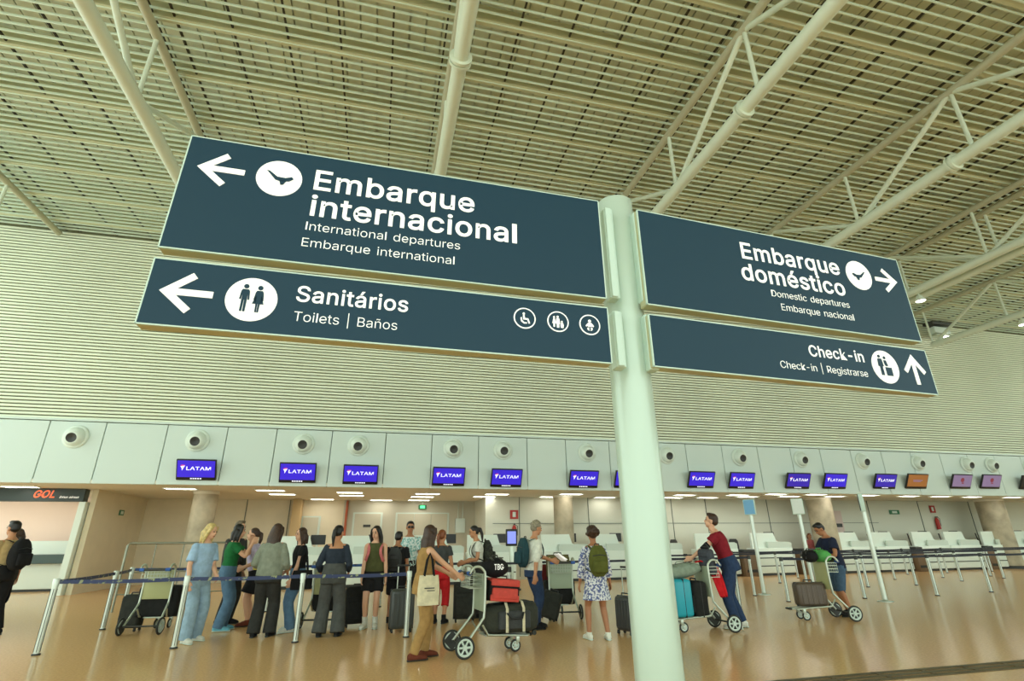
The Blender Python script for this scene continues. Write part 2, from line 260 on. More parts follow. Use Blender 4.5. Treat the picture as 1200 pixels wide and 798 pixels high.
def prepare_words(specs):
    objs = []
    for key, (txt, bold) in specs.items():
        x = 0
        for wd in txt.split(' '):
            cu = bpy.data.curves.new('t', 'CURVE'); cu.dimensions = '2D'; cu.fill_mode = 'BOTH'; cu.offset = bold; cu.extrude = .004
            for ch in wd:
                adv, outs = GLYPHS[ch]
                for pts in outs:
                    sp = cu.splines.new('POLY'); sp.points.add(len(pts)-1); sp.use_cyclic_u = True
                    for p, (px, py) in zip(sp.points, pts): p.co = (x+px, py, 0, 1)
                x += adv + bold*1.4
            x += .27
            o = bpy.data.objects.new('t', cu); COL.objects.link(o); objs.append((key, o, cu))
    dg = bpy.context.evaluated_depsgraph_get()
    for key, o, cu in objs:
        me = bpy.data.meshes.new_from_object(o.evaluated_get(dg))
        WORDS.setdefault(key, []).append(([v.co.copy() for v in me.vertices], [tuple(p.vertices) for p in me.polygons])); bpy.data.meshes.remove(me)
    for key, o, cu in objs:
        bpy.data.objects.remove(o); bpy.data.curves.remove(cu)
prepare_words({
    'emb': ('Embarque', .013), 'inter': ('internacional', .013), 'intl': ('International departures', -.007), 'embi': ('Embarque international', -.007),
    'san': ('Sanitários', .010), 'toi': ('Toilets | Baños', -.007), 'dom': ('doméstico', .013), 'domd': ('Domestic departures', -.007), 'embn': ('Embarque nacional', -.007),
    'chk': ('Check-in', .010), 'chkr': ('Check-in | Registrarse', -.007), 'latam': ('LATAM', .014), 'gol': ('GOL', .018), 'ghost': ('linhas aéreas', .012), 'tag': ('TBG', .012)})
def letters(mk, key, u0, u1, v0, v1, y, m, parent, slant=0, label=None):
    """fit a line of words: u0..u1 wide, baseline v0, capital height up to v1, facing -Y; one part per word"""
    ws = WORDS[key]; allv = [p for vs, fs in ws for p in vs]
    x0 = min(p.x for p in allv); x1 = max(p.x for p in allv)
    sx = (u1-u0)/(x1-x0); sz = (v1-v0)/.508
    for vs, fs in ws:
        b = mk(); b.add([Vector((u0+(p.x-x0)*sx + slant*p.y*sz, y - p.z*.4, v0+p.y*sz)) for p in vs], fs)
        b.build('lettering', m, parent, label=label)

# ================================================================ THE SETTING
X0, X1, YW, ZC = -17.0, 44.0, 18.0, 11.2      # hall extents, slatted wall plane, ceiling slat level
struct('floor', MB().box((13.5, 4, -.1), (61, 44, .2)), M['floor'])
g = MB()
for k in range(3):
    g.box((12, 5.20+k*.115, .002), (26, .075, .012))
for k in range(44):
    g.box((-.6+k*.6, 5.315, .003), (.03, .30, .014))
tag(g.build('floor_grating', M['grate']), 'dark metal grating strip set in the tan floor by the right corner', 'grating')

def ceiling():
    d = MB()
    n = int((X1-X0)/.344)
    for i in range(n):                              # ribbed roof deck
        x = X0+i*.344
        d.box((x+.17, 4.5, ZC+.62), (.314, 27, .05))
    d.box(((X0+X1)/2, 4.5, ZC+.70), (X1-X0, 27, .06))
    o = struct('ceiling', d, M['deck'])
    s = MB(); y = -8.9
    while y < YW-.05:
        s.box(((X0+X1)/2, y, ZC+.04), (X1-X0, .024, .058)); y += .2053
    s.build('slats', M['cslat'], o)
    r = MB(); x = .8-5.75*3
    while x < X1:
        for k in (-.2, .2, 1.27, 2.34, 3.41, 4.48):
            r.box((x+k, 4.5, ZC+.10), (.035, 27, .05))
        x += 5.75
    r.build('carrier_rails', M['rail'], o)
    p = MB(); y = -8.27
    while y < YW:
        p.box(((X0+X1)/2, y, ZC+.24), (X1-X0, .13, .42)); y += 1.42
    p.build('purlins', M['purlin'], o)
ceiling()

def wall_back():
    o = struct('wall_back', MB().box(((X0+X1)/2, YW+.16, (4.85+ZC+.9)/2), (X1-X0, .1, ZC+.9-4.85)), M['slatback'])
    s = MB(); z = 4.965
    while z < ZC+.1:
        s.rbox(((X0+X1)/2, YW+.05, z), (X1-X0, .05, .072), .008, 1); z += .1075
    s.build('slats', M['slat'], o)
wall_back()
SEAMS = [-16.2, -14.4, -12.9, -11.2, -9.64, -8.18, -6.52, -4.82, -3.37, -1.66, .08, 1.63, 3.26, 5.02, 6.49, 8.2, 9.8, 11.4, 13.0, 14.63, 16.2, 17.65, 19.2, 20.8, 22.4, 24, 25.6, 27.2, 28.8, 30.4, 32, 33.6, 35.2, 36.8, 38.4, 40, 41.6, 43.2]
def fascia():
    o = struct('trim_1', MB().box(((X0+X1)/2, YW+.12, 3.965), (X1-X0, .1, 1.78)), M['seam'])
    f = MB()
    for a, b in zip(SEAMS, SEAMS[1:]):
        f.rbox(((a+b)/2, YW+.03, 3.96), (b-a-.022, .08, 1.79), .012, 1)
    f.build('panels', M['fascia'], o)
    f = MB().box(((X0+X1)/2, YW+.02, 4.90), (X1-X0, .12, .05)); f.build('cap', M['fascia'], o)
fascia()
def soffit():
    struct('ceiling', MB().box(((X0+X1)/2, YW+3.2, 3.13), (X1-X0, 6.4, .1)), M['soffit'])
soffit()
# walls under the soffit
struct('wall_side', MB().box((-8.90, 22.2, 1.55), (.16, 4.3, 3.1)), M['beige'])
wr = struct('wall_rear_left', MB().box((-2.5, 24.1, 1.55), (13.4, .16, 3.1)), M['beige'])
j = MB()
for x in (-6.9, -5.2, -3.55): j.box((x, 24.0, 1.6), (.02, .05, 3.0))
j.build('joint', M['seam'], wr)
wg = MB().box((1.4, 24.0, 1.55), (5.6, .12, 3.1)); struct('wall_recess', wg, mat('grey_wall', (190, 186, 166), .6))
w2 = MB().box((24.0, 21.5, 1.55), (39.4, .16, 3.1)); w2.box((4.30, 22.8, 1.55), (.2, 2.75, 3.1))
wr2 = struct('wall_rear_right', w2, M['pale'])
j = MB()
for x in (5.6, 8.6, 11.3, 12.5, 14.2, 17.4, 20.5, 23.1, 26.2, 29.5): j.box((x, 21.41, 1.6), (.022, .03, 3.0))
j.box((14, 21.41, 2.06), (19, .03, .02))
j.build('joint', M['seam'], wr2)
# booth shell
bs = MB(); bs.box((-13, 23.2, 1.55), (8.1, .12, 3.1)); struct('wall_booth', bs, M['gpink'])

struct('light_block_right', MB().box((X1-.1, 4.5, 2.6), (.2, 27, 5.2)), M['pale'])  # unseen low wall, added to hold back daylight from the right
# ---------------------------------------------------------------- roof trusses
NODES = [-5.7, -2.7, .3, 3.3, 6.3, 9.3, 12.3, 15.3, 17.8]
ZB, ZT = 9.38, 11.06
def truss(x, label, dy=0):
    t = thing('roof_truss', label, 'roof truss', (x, 6, ZB), 0, 'white tubular roof trusses')
    L = lambda y, z: (0, y-6, z-ZB)
    MB().tube([L(-8.8, ZB), L(15.35+dy, ZB)], .135, 20).build('bottom_chord', M['steel'], t, smooth=40)
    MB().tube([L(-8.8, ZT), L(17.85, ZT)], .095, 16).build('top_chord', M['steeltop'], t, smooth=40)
    for i, y in enumerate(NODES):
        y += dy
        if -8 < y < 17.2:
            MB().tube([L(y, ZB), L(y, ZT)], .045, 10).build('vertical', M['steel'], t, smooth=40)
        if i+2 < len(NODES):
            a, b = (ZB, ZT) if i % 2 else (ZT, ZB)
            y2 = min(NODES[i+1]+dy, 17.8)
            MB().tube([L(y, a), L(y2, b)], .062, 10).build('diagonal', M['steel'], t, smooth=40)
    for y in (-2.4, 6.75):
        MB().lathe([(.14, -.07), (.2, -.07), (.2, -.02), (.17, -.02), (.17, .02), (.2, .02), (.2, .07), (.14, .07)], 20,
                   Matrix.Translation(Vector(L(y+dy, ZB))) @ Matrix.Rotation(PI/2, 4, 'X')).build('collar', M['steel'], t, smooth=40)
    return t
truss(-11.0, 'leftmost roof truss, cut by the left edge of the photo', -.1)
truss(-5.14, 'roof truss rising behind the top left corner of the sign', -.2)
truss(.8, 'roof truss seen end on above the words of the large left sign', 0)
truss(6.48, 'roof truss running up and right from behind the sign pole', -.15)
truss(12.2, 'roof truss above the middle of the right sign panel', .1)
truss(17.55, 'nearer of the twin roof trusses at the right end of the sign', .6)
truss(18.12, 'farther of the twin roof trusses at the right end of the sign', .6)
truss(23.5, 'rightmost roof truss, above the right end of the back wall', 1.1)

def ceiling_lamp(x, y, z, label):
    t = thing('spot_lamp', label, 'lamp', (x, y, z), 0, 'spot lamps on the trusses')
    MB().lathe([(.02, .22), (.07, .21), (.15, .05), (.16, 0), (.145, 0), (.13, .03), (.02, .05)], 20).build('housing', M['steel'], t, smooth=40)
    MB().lathe([(.001, .012), (.14, .012), (.14, .004), (.001, .002)], 20).build('lens', M['led'], t)
    MB().tube([(0, 0, .2), (0, 0, .31)], .02, 8).build('stem', M['steel'], t)
ceiling_lamp(17.55, 12.2, 8.95, 'lit spot lamp under the truss just right of the sign')
ceiling_lamp(23.5, 13.0, 8.95, 'lit spot lamp at the right edge of the photo under the last truss')
t = thing('floodlight', 'boxy floodlight at the top of the back wall right of the sign', 'floodlight', (25.7, 17.5, 10.35))
MB().rbox((0, 0, .33), (.95, .35, .32), .03).build('housing', M['fascia'], t, smooth=30)
MB().rbox((0, -.03, .66), (1.25, .5, .14), .03).build('bracket', M['dark'], t, smooth=30)
MB().tube([(0, .1, .66), (0, .49, .66)], .04, 8).build('wall_arm', M['dark'], t)
MB().rbox((0, 0, .1), (.85, .3, .1), .03).build('reflector', M['chrome'], t, smooth=30)
MB().ell((.2, -.12, -.02), (.16, .1, .08)).build('lens', M['led'], t, smooth=60)

# ---------------------------------------------------------------- nozzles, screens and lamps on the fascia and soffit
nozx = [-8.88, -5.62, -2.51, -.80, 2.36, 4.13, 7.3, 10.54, 13.73, 16.62, 19.7, 22.63, 25.39, 26.83, 29.24]
proto = None
for i, x in enumerate(nozx):
    lab = ORD[i]+' round air nozzle from the left on the pale panels above the screens'
    if not proto:
        proto = thing('air_nozzle', lab, 'air nozzle', (x, YW-.01, 4.4), 0, 'round air nozzles in the panel band')
        F = Matrix.Rotation(PI/2, 4, 'X')
        MB().lathe([(.18, 0), (.33, 0), (.345, .02), (.33, .05), (.285, .07), (.18, .05)], 32, F).build('flange', M['white'], proto, smooth=40)
        F2 = Matrix.Translation((0, -.03, -.01)) @ Matrix.Rotation(R(14), 4, 'X') @ F
        MB().lathe([(.285, -.02), (.27, .09), (.21, .18), (.16, .22), (.14, .22), (.135, .14)], 32, F2, caps=False).build('barrel', M['white'], proto, smooth=40)
        MB().lathe([(.001, .14), (.155, .14), (.155, .215), (.145, .22), (.001, .17)], 24, F2).build('throat', M['dark'], proto, smooth=40)
    else:
        c = copy_tree(proto); c.location = (x, YW-.01, 4.4); c['label'] = lab

def screen(x, kind, label, z=3.2):
    t = thing('flight_screen', label, 'screen', (x+.545, YW-.08, z), 0, 'screens along the panel band')
    W, H = 1.09, .64; TI = Matrix.Rotation(R(27), 4, 'X')
    def mk(): m = MB(); m.T = TI; return m
    mk().rbox((0, .03, H/2), (W, .07, H), .012, 2).build('casing', M['black'], t, smooth=30)
    mk().rbox((0, .10, H/2), (W*.55, .08, H*.6), .02, 2).build('back_cover', M['dark'], t, smooth=30)
    b = MB(); b.tube([(0, .14, H*.62), (0, -.02, H*.45)], .03, 8); b.box((0, .075, H*.62), (.2, .02, .2)); b.build('bracket', M['dark'], t)
    fm = {'latam': M['latam'], 'dim': M['latamd'], 'brown': M['scrbrown'], 'lilac': M['scrlilac'], 'dark': M['dark']}[kind]
    d = mk().box((0, -.008, H*.55), (W*.94, .006, H*.80)).build('display', fm, t)
    if kind in ('latam', 'dim'):
        letters(mk, 'latam', -.27, .40, H*.50, H*.66, -.014, M['scrtext'], d, slant=.05)
        mk().prism([(-.43, .43), (-.30, .455), (-.335, .40), (-.385, .30), (-.395, .385)], .013, .015, Matrix.Rotation(PI/2, 4, 'X')).build('emblem', M['scrtext'], d)
        mk().prism([(-.43, .44), (-.40, .475), (-.32, .478), (-.30, .462)], .013, .015, Matrix.Rotation(PI/2, 4, 'X')).build('emblem', M['scrred'], d, label='pink upper stroke of the emblem')
        m = mk()
        for k in range(5): m.box((-.13+k*.065, -.012, H*.085), (.045, .006, .032))
        m.build('caption', M['scrtext'], t)
    elif kind == 'lilac':
        mk().lathe([(.001, 0), (.1, 0), (.1, .003), (.001, .003)], 16, Matrix.Translation((0, -.012, H*.62)) @ Matrix.Rotation(PI/2, 4, 'X')).build('emblem', M['scrmark'], d)
        mk().box((.04, -.012, H*.4), (.12, .004, .05)).build('emblem', M['scrmark'], d)
    elif kind == 'brown':
        m = mk(); m.box((0, -.012, H*.58), (.5, .004, .03)); m.box((-.03, -.012, H*.5), (.4, .004, .025)); m.build('caption', M['scrlilac'], d)
    return t
SCX = [(-5.968, 'latam', 3.2), (-3.085, 'latam', 3.17), (-1.174, 'latam', 3.15), (1.676, 'latam', 3.14), (3.672, 'latam', 3.13), (6.503, 'latam', 3.14), (8.25, 'latam', 3.16),
       (11.238, 'latam', 3.2), (12.993, 'latam', 3.2), (15.572, 'dim', 3.23), (17.352, 'latam', 3.25), (19.877, 'dim', 3.28), (21.549, 'brown', 3.31), (24.0, 'lilac', 3.34), (25.69, 'lilac', 3.36), (28.02, 'dark', 3.36)]
nb = 0
for i, (x, k, z) in enumerate(SCX):
    if k in ('latam', 'dim'):
        nb += 1; lab = ORD[nb-1]+' blue LATAM screen from the left on the pale panel band'
        if i == 6: lab = 'blue LATAM screen almost wholly hidden behind the sign pole'
        elif i > 6: lab = ORD[nb-8]+' blue LATAM screen to the right of the sign pole'
        if i == 9: lab = 'dimmer blue LATAM screen, third to the right of the sign pole'
    else:
        lab = {12: 'brown-orange screen right of all the blue screens', 13: 'left one of the two lilac screens with a dark red mark', 14: 'right one of the two lilac screens with a dark red mark', 15: 'dark screen cut off by the right edge of the photo'}[i]
    lab = lab.replace('LATAM', 'airline')
    screen(x, k, lab, z)

SL = [(-10.58, 19.3), (-6.22, 19.29), (-3.57, 19.51), (-3.42, 21.01), (-2.24, 23.32), (-1.02, 19.99), (-1.01, 21.27), (0.11, 23.52), (1.67, 23.34), (1.75, 20.15), (1.67, 21.54), (4.1, 21.2), (4.36, 20.0), (6.81, 20.95), (7.2, 19.6), (9.2, 21.0), (12.18, 20.69), (11.98, 19.41), (13.74, 20.5), (14.22, 19.12), (15.25, 19.85), (15.58, 18.54), (16.98, 19.42), (17.4, 18.4), (19.05, 19.16), (20.1, 18.5), (22.4, 18.6), (24.16, 18.6), (26.0, 18.6), (28.4, 18.6)]
proto = None
for i, (x, y) in enumerate(sorted(SL)):
    lab = ORD[i]+' lit recessed lamp from the left under the soffit'
    if i == 0: first = lab
    if not proto:
        proto = thing('recessed_lamp', lab, 'lamp', (x, y, 3.08), 0, 'recessed lamps in the soffit')
        m = MB()
        for s in (-1, 1): m.box((0, s*.2, -.012), (.92, .03, .03)); m.box((s*.45, 0, -.012), (.03, .4, .03))
        m.build('frame', M['white'], proto)
        MB().box((0, 0, -.008), (.87, .37, .015)).build('diffuser', M['led'], proto)
    else:
        c = copy_tree(proto); c.location = (x, y, 3.08); c['label'] = lab
for i, (x, y, d) in enumerate(((-5.75, 20.4, .76), (7.1, 20.3, .76), (18.95, 20.0, 1.0), (28.9, 20.0, 1.1))):
    t = thing('concrete_column', ('mottled concrete column behind the blonde woman', 'concrete column behind the man in the white shirt', 'concrete column behind the boy in the navy tee', 'concrete column at the right edge behind the counters')[i], 'column', (x, y, 0), 0, 'round concrete columns under the soffit')
    MB().lathe([(d/2, 0), (d/2, 3.08)], 32).build('shaft', M['concrete'], t, smooth=40)
    MB().lathe([(d/2+.015, 0), (d/2+.015, .12), (d/2, .13)], 32).build('plinth', M['dark'], t, smooth=40)
    MB().lathe([(d/2+.02, 2.98), (d/2+.02, 3.075)], 32).build('collar', M['soffit'], t, smooth=40)

# ---------------------------------------------------------------- things on the rear walls
def wall_box(name, label, cat, loc, size, m, bevel=.01): 
    t = tag(MB().rbox((0, 0, size[2]/2), size, bevel, 2).build(name, m, smooth=30, loc=loc), label, cat); return t
def door(name, x0, x1, z1, y, m, leaves=1):
    o = struct(name, MB().box(((x0+x1)/2, y, z1/2), (x1-x0+.14, .05, z1+.08)), M['offwhite'])
    wd = (x1-x0)/leaves
    for i in range(leaves):
        l = MB().rbox((x0+wd*(i+.5), y-.04, z1/2), (wd-.02, .05, z1-.02), .006, 1).build('leaf', m, o)
        MB().tube([(x0+wd*(i+.5)+wd*.38, y-.07, 1.0), (x0+wd*(i+.5)+wd*.38, y-.11, 1.02), (x0+wd*(i+.5)+wd*.25, y-.11, 1.02)], .012, 8).build('door_handle', M['chrome'], l)
    return o
door('door_1', -2.97, -2.35, 2.4, 23.98, M['door'])
door('door_2', -.93, .15, 2.55, 23.93, M['door'])
door('door_3', .83, 2.99, 2.55, 23.93, M['door'], 3)
for x, lab in ((-2.66, 'dark upper plate on the narrow door'), (-.4, 'small dark notice on the wide grey door')):
    tag(MB().box((x, 23.85 if x > -1 else 23.93, 2.05), (.3, .015, .1)).build('door_plate', M['dark']), lab, 'plate')
t = MB().tube([(-1.27, 23.86, 0), (-1.27, 23.86, 3.07)], .05, 12).build('standpipe', M['pipe'], smooth=40); tag(t, 'rust red pipe running up the rear wall between the doors', 'pipe')
t = MB().rbox((-3.2, 23.7, 1.54), (.34, .6, 3.07), .02, 2).build('wall_pier', M['tan'], smooth=30); tag(t, 'tan pier standing against the rear wall left of the doors', 'pier')
t = thing('exit_sign', 'lit green exit sign above the grey triple door', 'exit sign', (1.88, 23.88, 2.72)); MB().rbox((0, 0, .1), (.34, .06, .18), .01).build('casing', M['green'], t); MB().box((0, -.032, .1), (.2, .006, .11)).build('pictogram', M['greenlit'], t); MB().box((0, 0, .27), (.03, .03, .18)).build('hanger', M['chrome'], t)
t = thing('exit_sign', 'dark green exit sign on the beige side wall', 'exit sign', (-8.80, 22, 2.36)); MB().rbox((0, 0, .1), (.03, .34, .18), .008).build('casing', M['green'], t); MB().box((.017, 0, .1), (.004, .2, .1)).build('pictogram', M['offwhite'], t)
t = thing('exit_sign', 'green exit sign on the pale wall between right hand counters', 'exit sign', (24.6, 21.39, 2.45)); MB().rbox((0, 0, .1), (.6, .03, .2), .008).build('casing', M['green'], t); MB().box((0, -.017, .1), (.3, .004, .1)).build('pictogram', M['offwhite'], t)
t = thing('electrical_box', 'grey wall box with pipes beside the triple door', 'electrical box', (3.55, 23.87, 1.75)); MB().rbox((0, 0, .3), (.42, .12, .6), .015).build('cabinet', M['offwhite'], t); MB().tube([(-.1, 0, .6), (-.1, 0, 1.25)], .02, 8).tube([(.1, 0, .6), (.1, 0, 1.25)], .02, 8).build('conduit', M['chrome'], t)
def extinguisher(x, y, z, lab, lab2):
    t = thing('fire_extinguisher', lab, 'fire extinguisher', (x, y-.1, z))
    MB().lathe([(.001, 0), (.08, 0), (.09, .03), (.09, .42), (.06, .5), (.03, .54), (.001, .54)], 16).build('cylinder', M['red'], t, smooth=40)
    MB().box((0, -.02, .57), (.05, .12, .05)).build('valve', M['black'], t)
    MB().tube([(.02, -.05, .56), (.12, -.06, .5), (.11, -.05, .15)], .012, 8).build('hose', M['black'], t, smooth=60)
    t = thing('fire_sign', lab2, 'sign', (x+.02, y-.02, z+.78)); MB().box((0, 0, .17), (.34, .015, .34)).build('plate', M['red'], t); MB().box((0, -.01, .17), (.13, .006, .2)).build('pictogram', M['offwhite'], t)
extinguisher(5.35, 21.4, 1.45, 'red fire extinguisher on the pale wall left of the column', 'square red fire sign above the extinguisher left of the column')
extinguisher(27.0, 21.4, 1.75, 'small red fire extinguisher on the right stretch of the pale wall', 'small red fire sign high on the right stretch of the pale wall')
t = thing('wall_poster', 'pinkish notice panel on the pale wall right of the boy', 'notice', (20.6, 21.39, 1.5)); MB().box((0, 0, .55), (1.6, .03, 1.1)).build('board', mat('pink_board', (206, 186, 178), .6), t); MB().box((.5, -.02, .45), (.45, .01, .16)).box((-.5, -.02, .6), (.35, .01, .08)).build('print', M['dark'], t)

# ---------------------------------------------------------------- airline booth at the far left
t = thing('airline_booth', 'white airline booth with dark header and orange letters at far left', 'booth', (-11.5, 20, 0))
MB().rbox((-1.25, 0, 2.88), (7.3, .3, .38), .01).build('header', M['gfas'], t)
letters(MB, 'gol', 1.02, 1.60, 2.80, 3.01, -.16, M['orange'], t, slant=.25, label='orange italic letters')
letters(MB, 'ghost', 1.74, 2.26, 2.785, 2.85, -.16, M['signwhite'], t, slant=.3, label='small white slanted word')
MB().rbox((2.40, .1, 1.34), (.18, .5, 2.68), .01).build('jamb', M['white'], t)
MB().rbox((-1.35, 2.2, .52), (7.1, .7, .9), .02).build('desk', M['white'], t)
MB().rbox((-1.35, 2.0, .98), (7.15, .95, .28), .02).build('worktop', mat('slate_worktop', (62, 84, 82), .4), t)
MB().rbox((-1.35, 2.5, 1.3), (7.1, .12, .5), .01).build('backsplash', M['white'], t)
MB().box((-1.3, 2.2, .05), (7.1, .6, .1)).build('plinth', M['dark'], t)
MB().rbox((-1.8, 1.3, 2.95), (5.6, .25, .06), .01).build('added_glow_strip', M['led'], t)  # unseen glowing strip, added to brighten the booth interior

# ================================================================ THE SIGN ON ITS POLE
PX, PY = 1.618, 3.11
t = thing('sign_pole', 'tall round pale green steel pole carrying the four navy signs', 'pole', (PX, PY, 0))
MB().lathe([(.1375, 0), (.1375, 3.825), (.134, 3.842), (.12, 3.85), (.001, 3.852)], 48).build('shaft', M['pole'], t, smooth=40)
MB().lathe([(.24, 0), (.24, .02), (.15, .03), (.15, .06), (.137, .06)], 40).build('base_plate', M['chrome'], t, smooth=40)
for sx in (-1, 1):
    for z0, z1 in ((2.43, 2.83), (2.93, 3.66)):
        b = MB(); b.rbox((sx*.118-.03, -.14, (z0+z1)/2), (.07, .09, z1-z0), .006, 1); b.rbox((sx*.125-.03, -.19, (z0+z1)/2), (.045, .02, z1-z0-.01), .004, 1)
        b.build('bracket', M['signedge'], t, smooth=30)
ANCH = Vector((1.511, 2.88, 2.718))
def basis(a, b, c): return Matrix.Rotation(R(a), 4, 'Z') @ Matrix.Rotation(R(b), 4, 'X') @ Matrix.Rotation(R(c), 4, 'Y')
BL = Matrix.Translation(ANCH) @ basis(.311, -1.423, .515)
BR = Matrix.Translation(ANCH) @ basis(3.296, .084, .228)
def sign_panel(B, u0, u1, v0, v1, label):
    """root sits at the middle of the panel's lower edge; children use (u, depth, v)"""
    uc = (u0+u1)/2
    t = thing('directional_sign', label, 'sign', mw=B @ Matrix.Translation((uc, 0, v0)))
    def mk(): m = MB(); m.T = Matrix.Translation((-uc, 0, -v0)); return m
    mk().rbox((uc, .045, (v0+v1)/2), (u1-u0, .08, v1-v0), .006, 1).build('housing', M['signbody'], t, smooth=30)
    e = mk()
    for v in (v0+.004, v1-.004): e.box((uc, .004, v), (u1-u0, .014, .008))
    for u in (u0+.004, u1-.004): e.box((u, .004, (v0+v1)/2), (.008, .014, v1-v0))
    e.build('edge_trim', M['signedge'], t)
    mk().box((uc, .001, (v0+v1)/2), (u1-u0-.016, .008, v1-v0-.016)).build('face', M['navy'], t)
    return t, mk
YF = -.0035
FX = Matrix.Rotation(PI/2, 4, 'X')      # local xy -> world xz, +z -> -y
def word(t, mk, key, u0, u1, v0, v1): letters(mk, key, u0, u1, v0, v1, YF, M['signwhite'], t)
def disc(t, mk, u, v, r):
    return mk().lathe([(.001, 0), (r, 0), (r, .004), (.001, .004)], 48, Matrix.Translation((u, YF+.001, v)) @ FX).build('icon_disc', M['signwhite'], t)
def arrow(t, mk, u, v, w_, h_, th, deg):
    """tip at local +x; chevron of two bars and a shaft"""
    F = Matrix.Translation((u, YF, v)) @ FX @ Matrix.Rotation(R(deg), 4, 'Z')
    m = mk(); tip = w_/2; a = math.atan2(h_/2, w_*.55); L = math.hypot(h_/2, w_*.55); ca, sa = math.cos(a), math.sin(a); ix = tip-th/sa
    up = [(tip-L*ca, L*sa), (tip-L*ca-th*sa, L*sa-th*ca)]
    m.prism([(tip, 0), up[0], up[1], (ix, 0), (up[1][0], -up[1][1]), (up[0][0], -up[0][1])], 0, .004, F)
    m.prism([(-w_/2, -th/2), (tip-th*.8, -th/2), (tip-th*.8, th/2), (-w_/2, th/2)], 0, .0038, F)
    return m.build('arrow', M['signwhite'], t)
def pict(parent, mk, u, v, s, polys, m='navy', y=YF-.0045, deg=0, discs=()):
    F = Matrix.Translation((u, y, v)) @ FX @ Matrix.Rotation(R(deg), 4, 'Z') @ Matrix.Scale(s, 4)
    b = mk()
    for p in polys: b.prism(p, 0, .003/s, F)
    for x, yy, r in discs: b.lathe([(.001, 0), (r, 0), (r, .003/s), (.001, .003/s)], 20, F @ Matrix.Translation((x, yy, 0)))
    return b.build('pictogram', M[m], parent)
PLANE = [[(-.66, .44), (-.52, .42), (-.10, .10), (.32, .08), (.62, .20), (.72, .08), (.52, -.10), (.10, -.17), (-.18, -.10)], [(.02, -.10), (.40, -.08), (.26, -.36), (.12, -.40)]]
PLANER = [[(-x, y) for x, y in p] for p in PLANE]
def man(x, s=1): return [[(x-.16*s, .30), (x-.12*s, .38), (x+.12*s, .38), (x+.16*s, .30), (x+.19*s, -.08), (x+.13*s, -.09), (x+.10*s, .20), (x+.10*s, -.62), (x+.02*s, -.62), (x+.01, -.10), (x-.01, -.10), (x-.02*s, -.62), (x-.10*s, -.62), (x-.10*s, .20), (x-.13*s, -.09), (x-.19*s, -.08)]]
def woman(x): return [[(x-.15, .28), (x-.11, .36), (x+.11, .36), (x+.15, .28), (x+.19, -.06), (x+.13, -.08), (x+.09, .14), (x+.22, -.24), (x+.08, -.24), (x+.07, -.62), (x+.01, -.62), (x+.01, -.24), (x-.01, -.24), (x-.01, -.62), (x-.07, -.62), (x-.08, -.24), (x-.22, -.24), (x-.09, .14), (x-.13, -.08), (x-.19, -.06)]]

t, mk = sign_panel(BL, -2.811, -.131, .173, .979, 'large navy left sign with arrow and words Embarque internacional')
arrow(t, mk, -2.60, .753, .262, .245, .039, 180)
d = disc(t, mk, -2.272, .752, .132); pict(d, mk, -2.272, .748, .115, PLANE)
word(t, mk, 'emb', -2.068, -1.046, .712, .858); word(t, mk, 'inter', -2.066, -.752, .516, .662)
word(t, mk, 'intl', -2.073, -1.133, .407, .466); word(t, mk, 'embi', -2.079, -1.165, .291, .350)
t, mk = sign_panel(BL, -2.811, -.131, -.292, .109, 'narrow navy left sign with toilet symbol and word Sanitários')
arrow(t, mk, -2.61, -.089, .262, .245, .039, 180)
d = disc(t, mk, -2.284, -.091, .133); pict(d, mk, -2.284, -.085, .135, man(-.27)+woman(.27), discs=((-.27, .52, .10), (.27, .50, .10)))
word(t, mk, 'san', -2.058, -1.43, -.072, .024); word(t, mk, 'toi', -2.053, -1.484, -.196, -.137)
for u, k in ((-.708, 0), (-.487, 1), (-.27, 2)):
    v = -.035
    ring = mk().lathe([(.064, 0), (.072, 0), (.072, .004), (.064, .004)], 40, Matrix.Translation((u, YF+.001, v)) @ FX, caps=False).build('icon_ring', M['signwhite'], t)
    if k == 0:
        pict(ring, mk, u, v, .07, [[(-.16, .30), (-.02, .34), (.02, .02), (.34, .02), (.50, -.46), (.36, -.50), (.24, -.14), (-.14, -.14)], [(-.40, .02), (-.28, .12), (-.24, -.20), (-.02, -.40), (.18, -.38), (.22, -.5), (-.06, -.54), (-.34, -.34)]], 'signwhite', YF, discs=((-.08, .46, .11),))
    elif k == 1:
        pict(ring, mk, u, v, .07, [[(-.44, .3), (-.3, .3), (-.2, -.2), (-.3, -.2), (-.3, -.55), (-.46, -.55), (-.46, -.2), (-.56, -.2)], [(-.16, .34), (.12, .34), (.2, -.2), (.1, -.2), (.1, -.6), (-.14, -.6), (-.14, -.2), (-.22, -.2)], [(.26, -.1), (.48, -.1), (.54, -.35), (.5, -.6), (.26, -.6), (.22, -.35)]], 'signwhite', YF, discs=((-.37, .42, .10), (-.02, .48, .11), (.37, .03, .09)))
    else:
        pict(ring, mk, u, v, .07, [[(-.16, .2), (.16, .2), (.42, -.1), (.34, -.22), (.16, -.08), (.2, -.2), (-.2, -.2), (-.16, -.08), (-.34, -.22), (-.42, -.1)], [(-.22, -.28), (-.04, -.3), (-.1, -.42), (-.04, -.6), (-.2, -.56), (-.28, -.4)], [(.22, -.28), (.04, -.3), (.1, -.42), (.04, -.6), (.2, -.56), (.28, -.4)]], 'signwhite', YF, discs=((0, .38, .15),))
t, mk = sign_panel(BR, .167, 2.727, .168, .942, 'large navy right sign with arrow and words Embarque doméstico')
arrow(t, mk, 2.522, .705, .245, .226, .037, 0)
d = disc(t, mk, 2.222, .708, .134); pict(d, mk, 2.222, .70, .105, PLANER)
word(t, mk, 'emb', 1.052, 2.02, .680, .818); word(t, mk, 'dom', 1.018, 2.024, .492, .630)
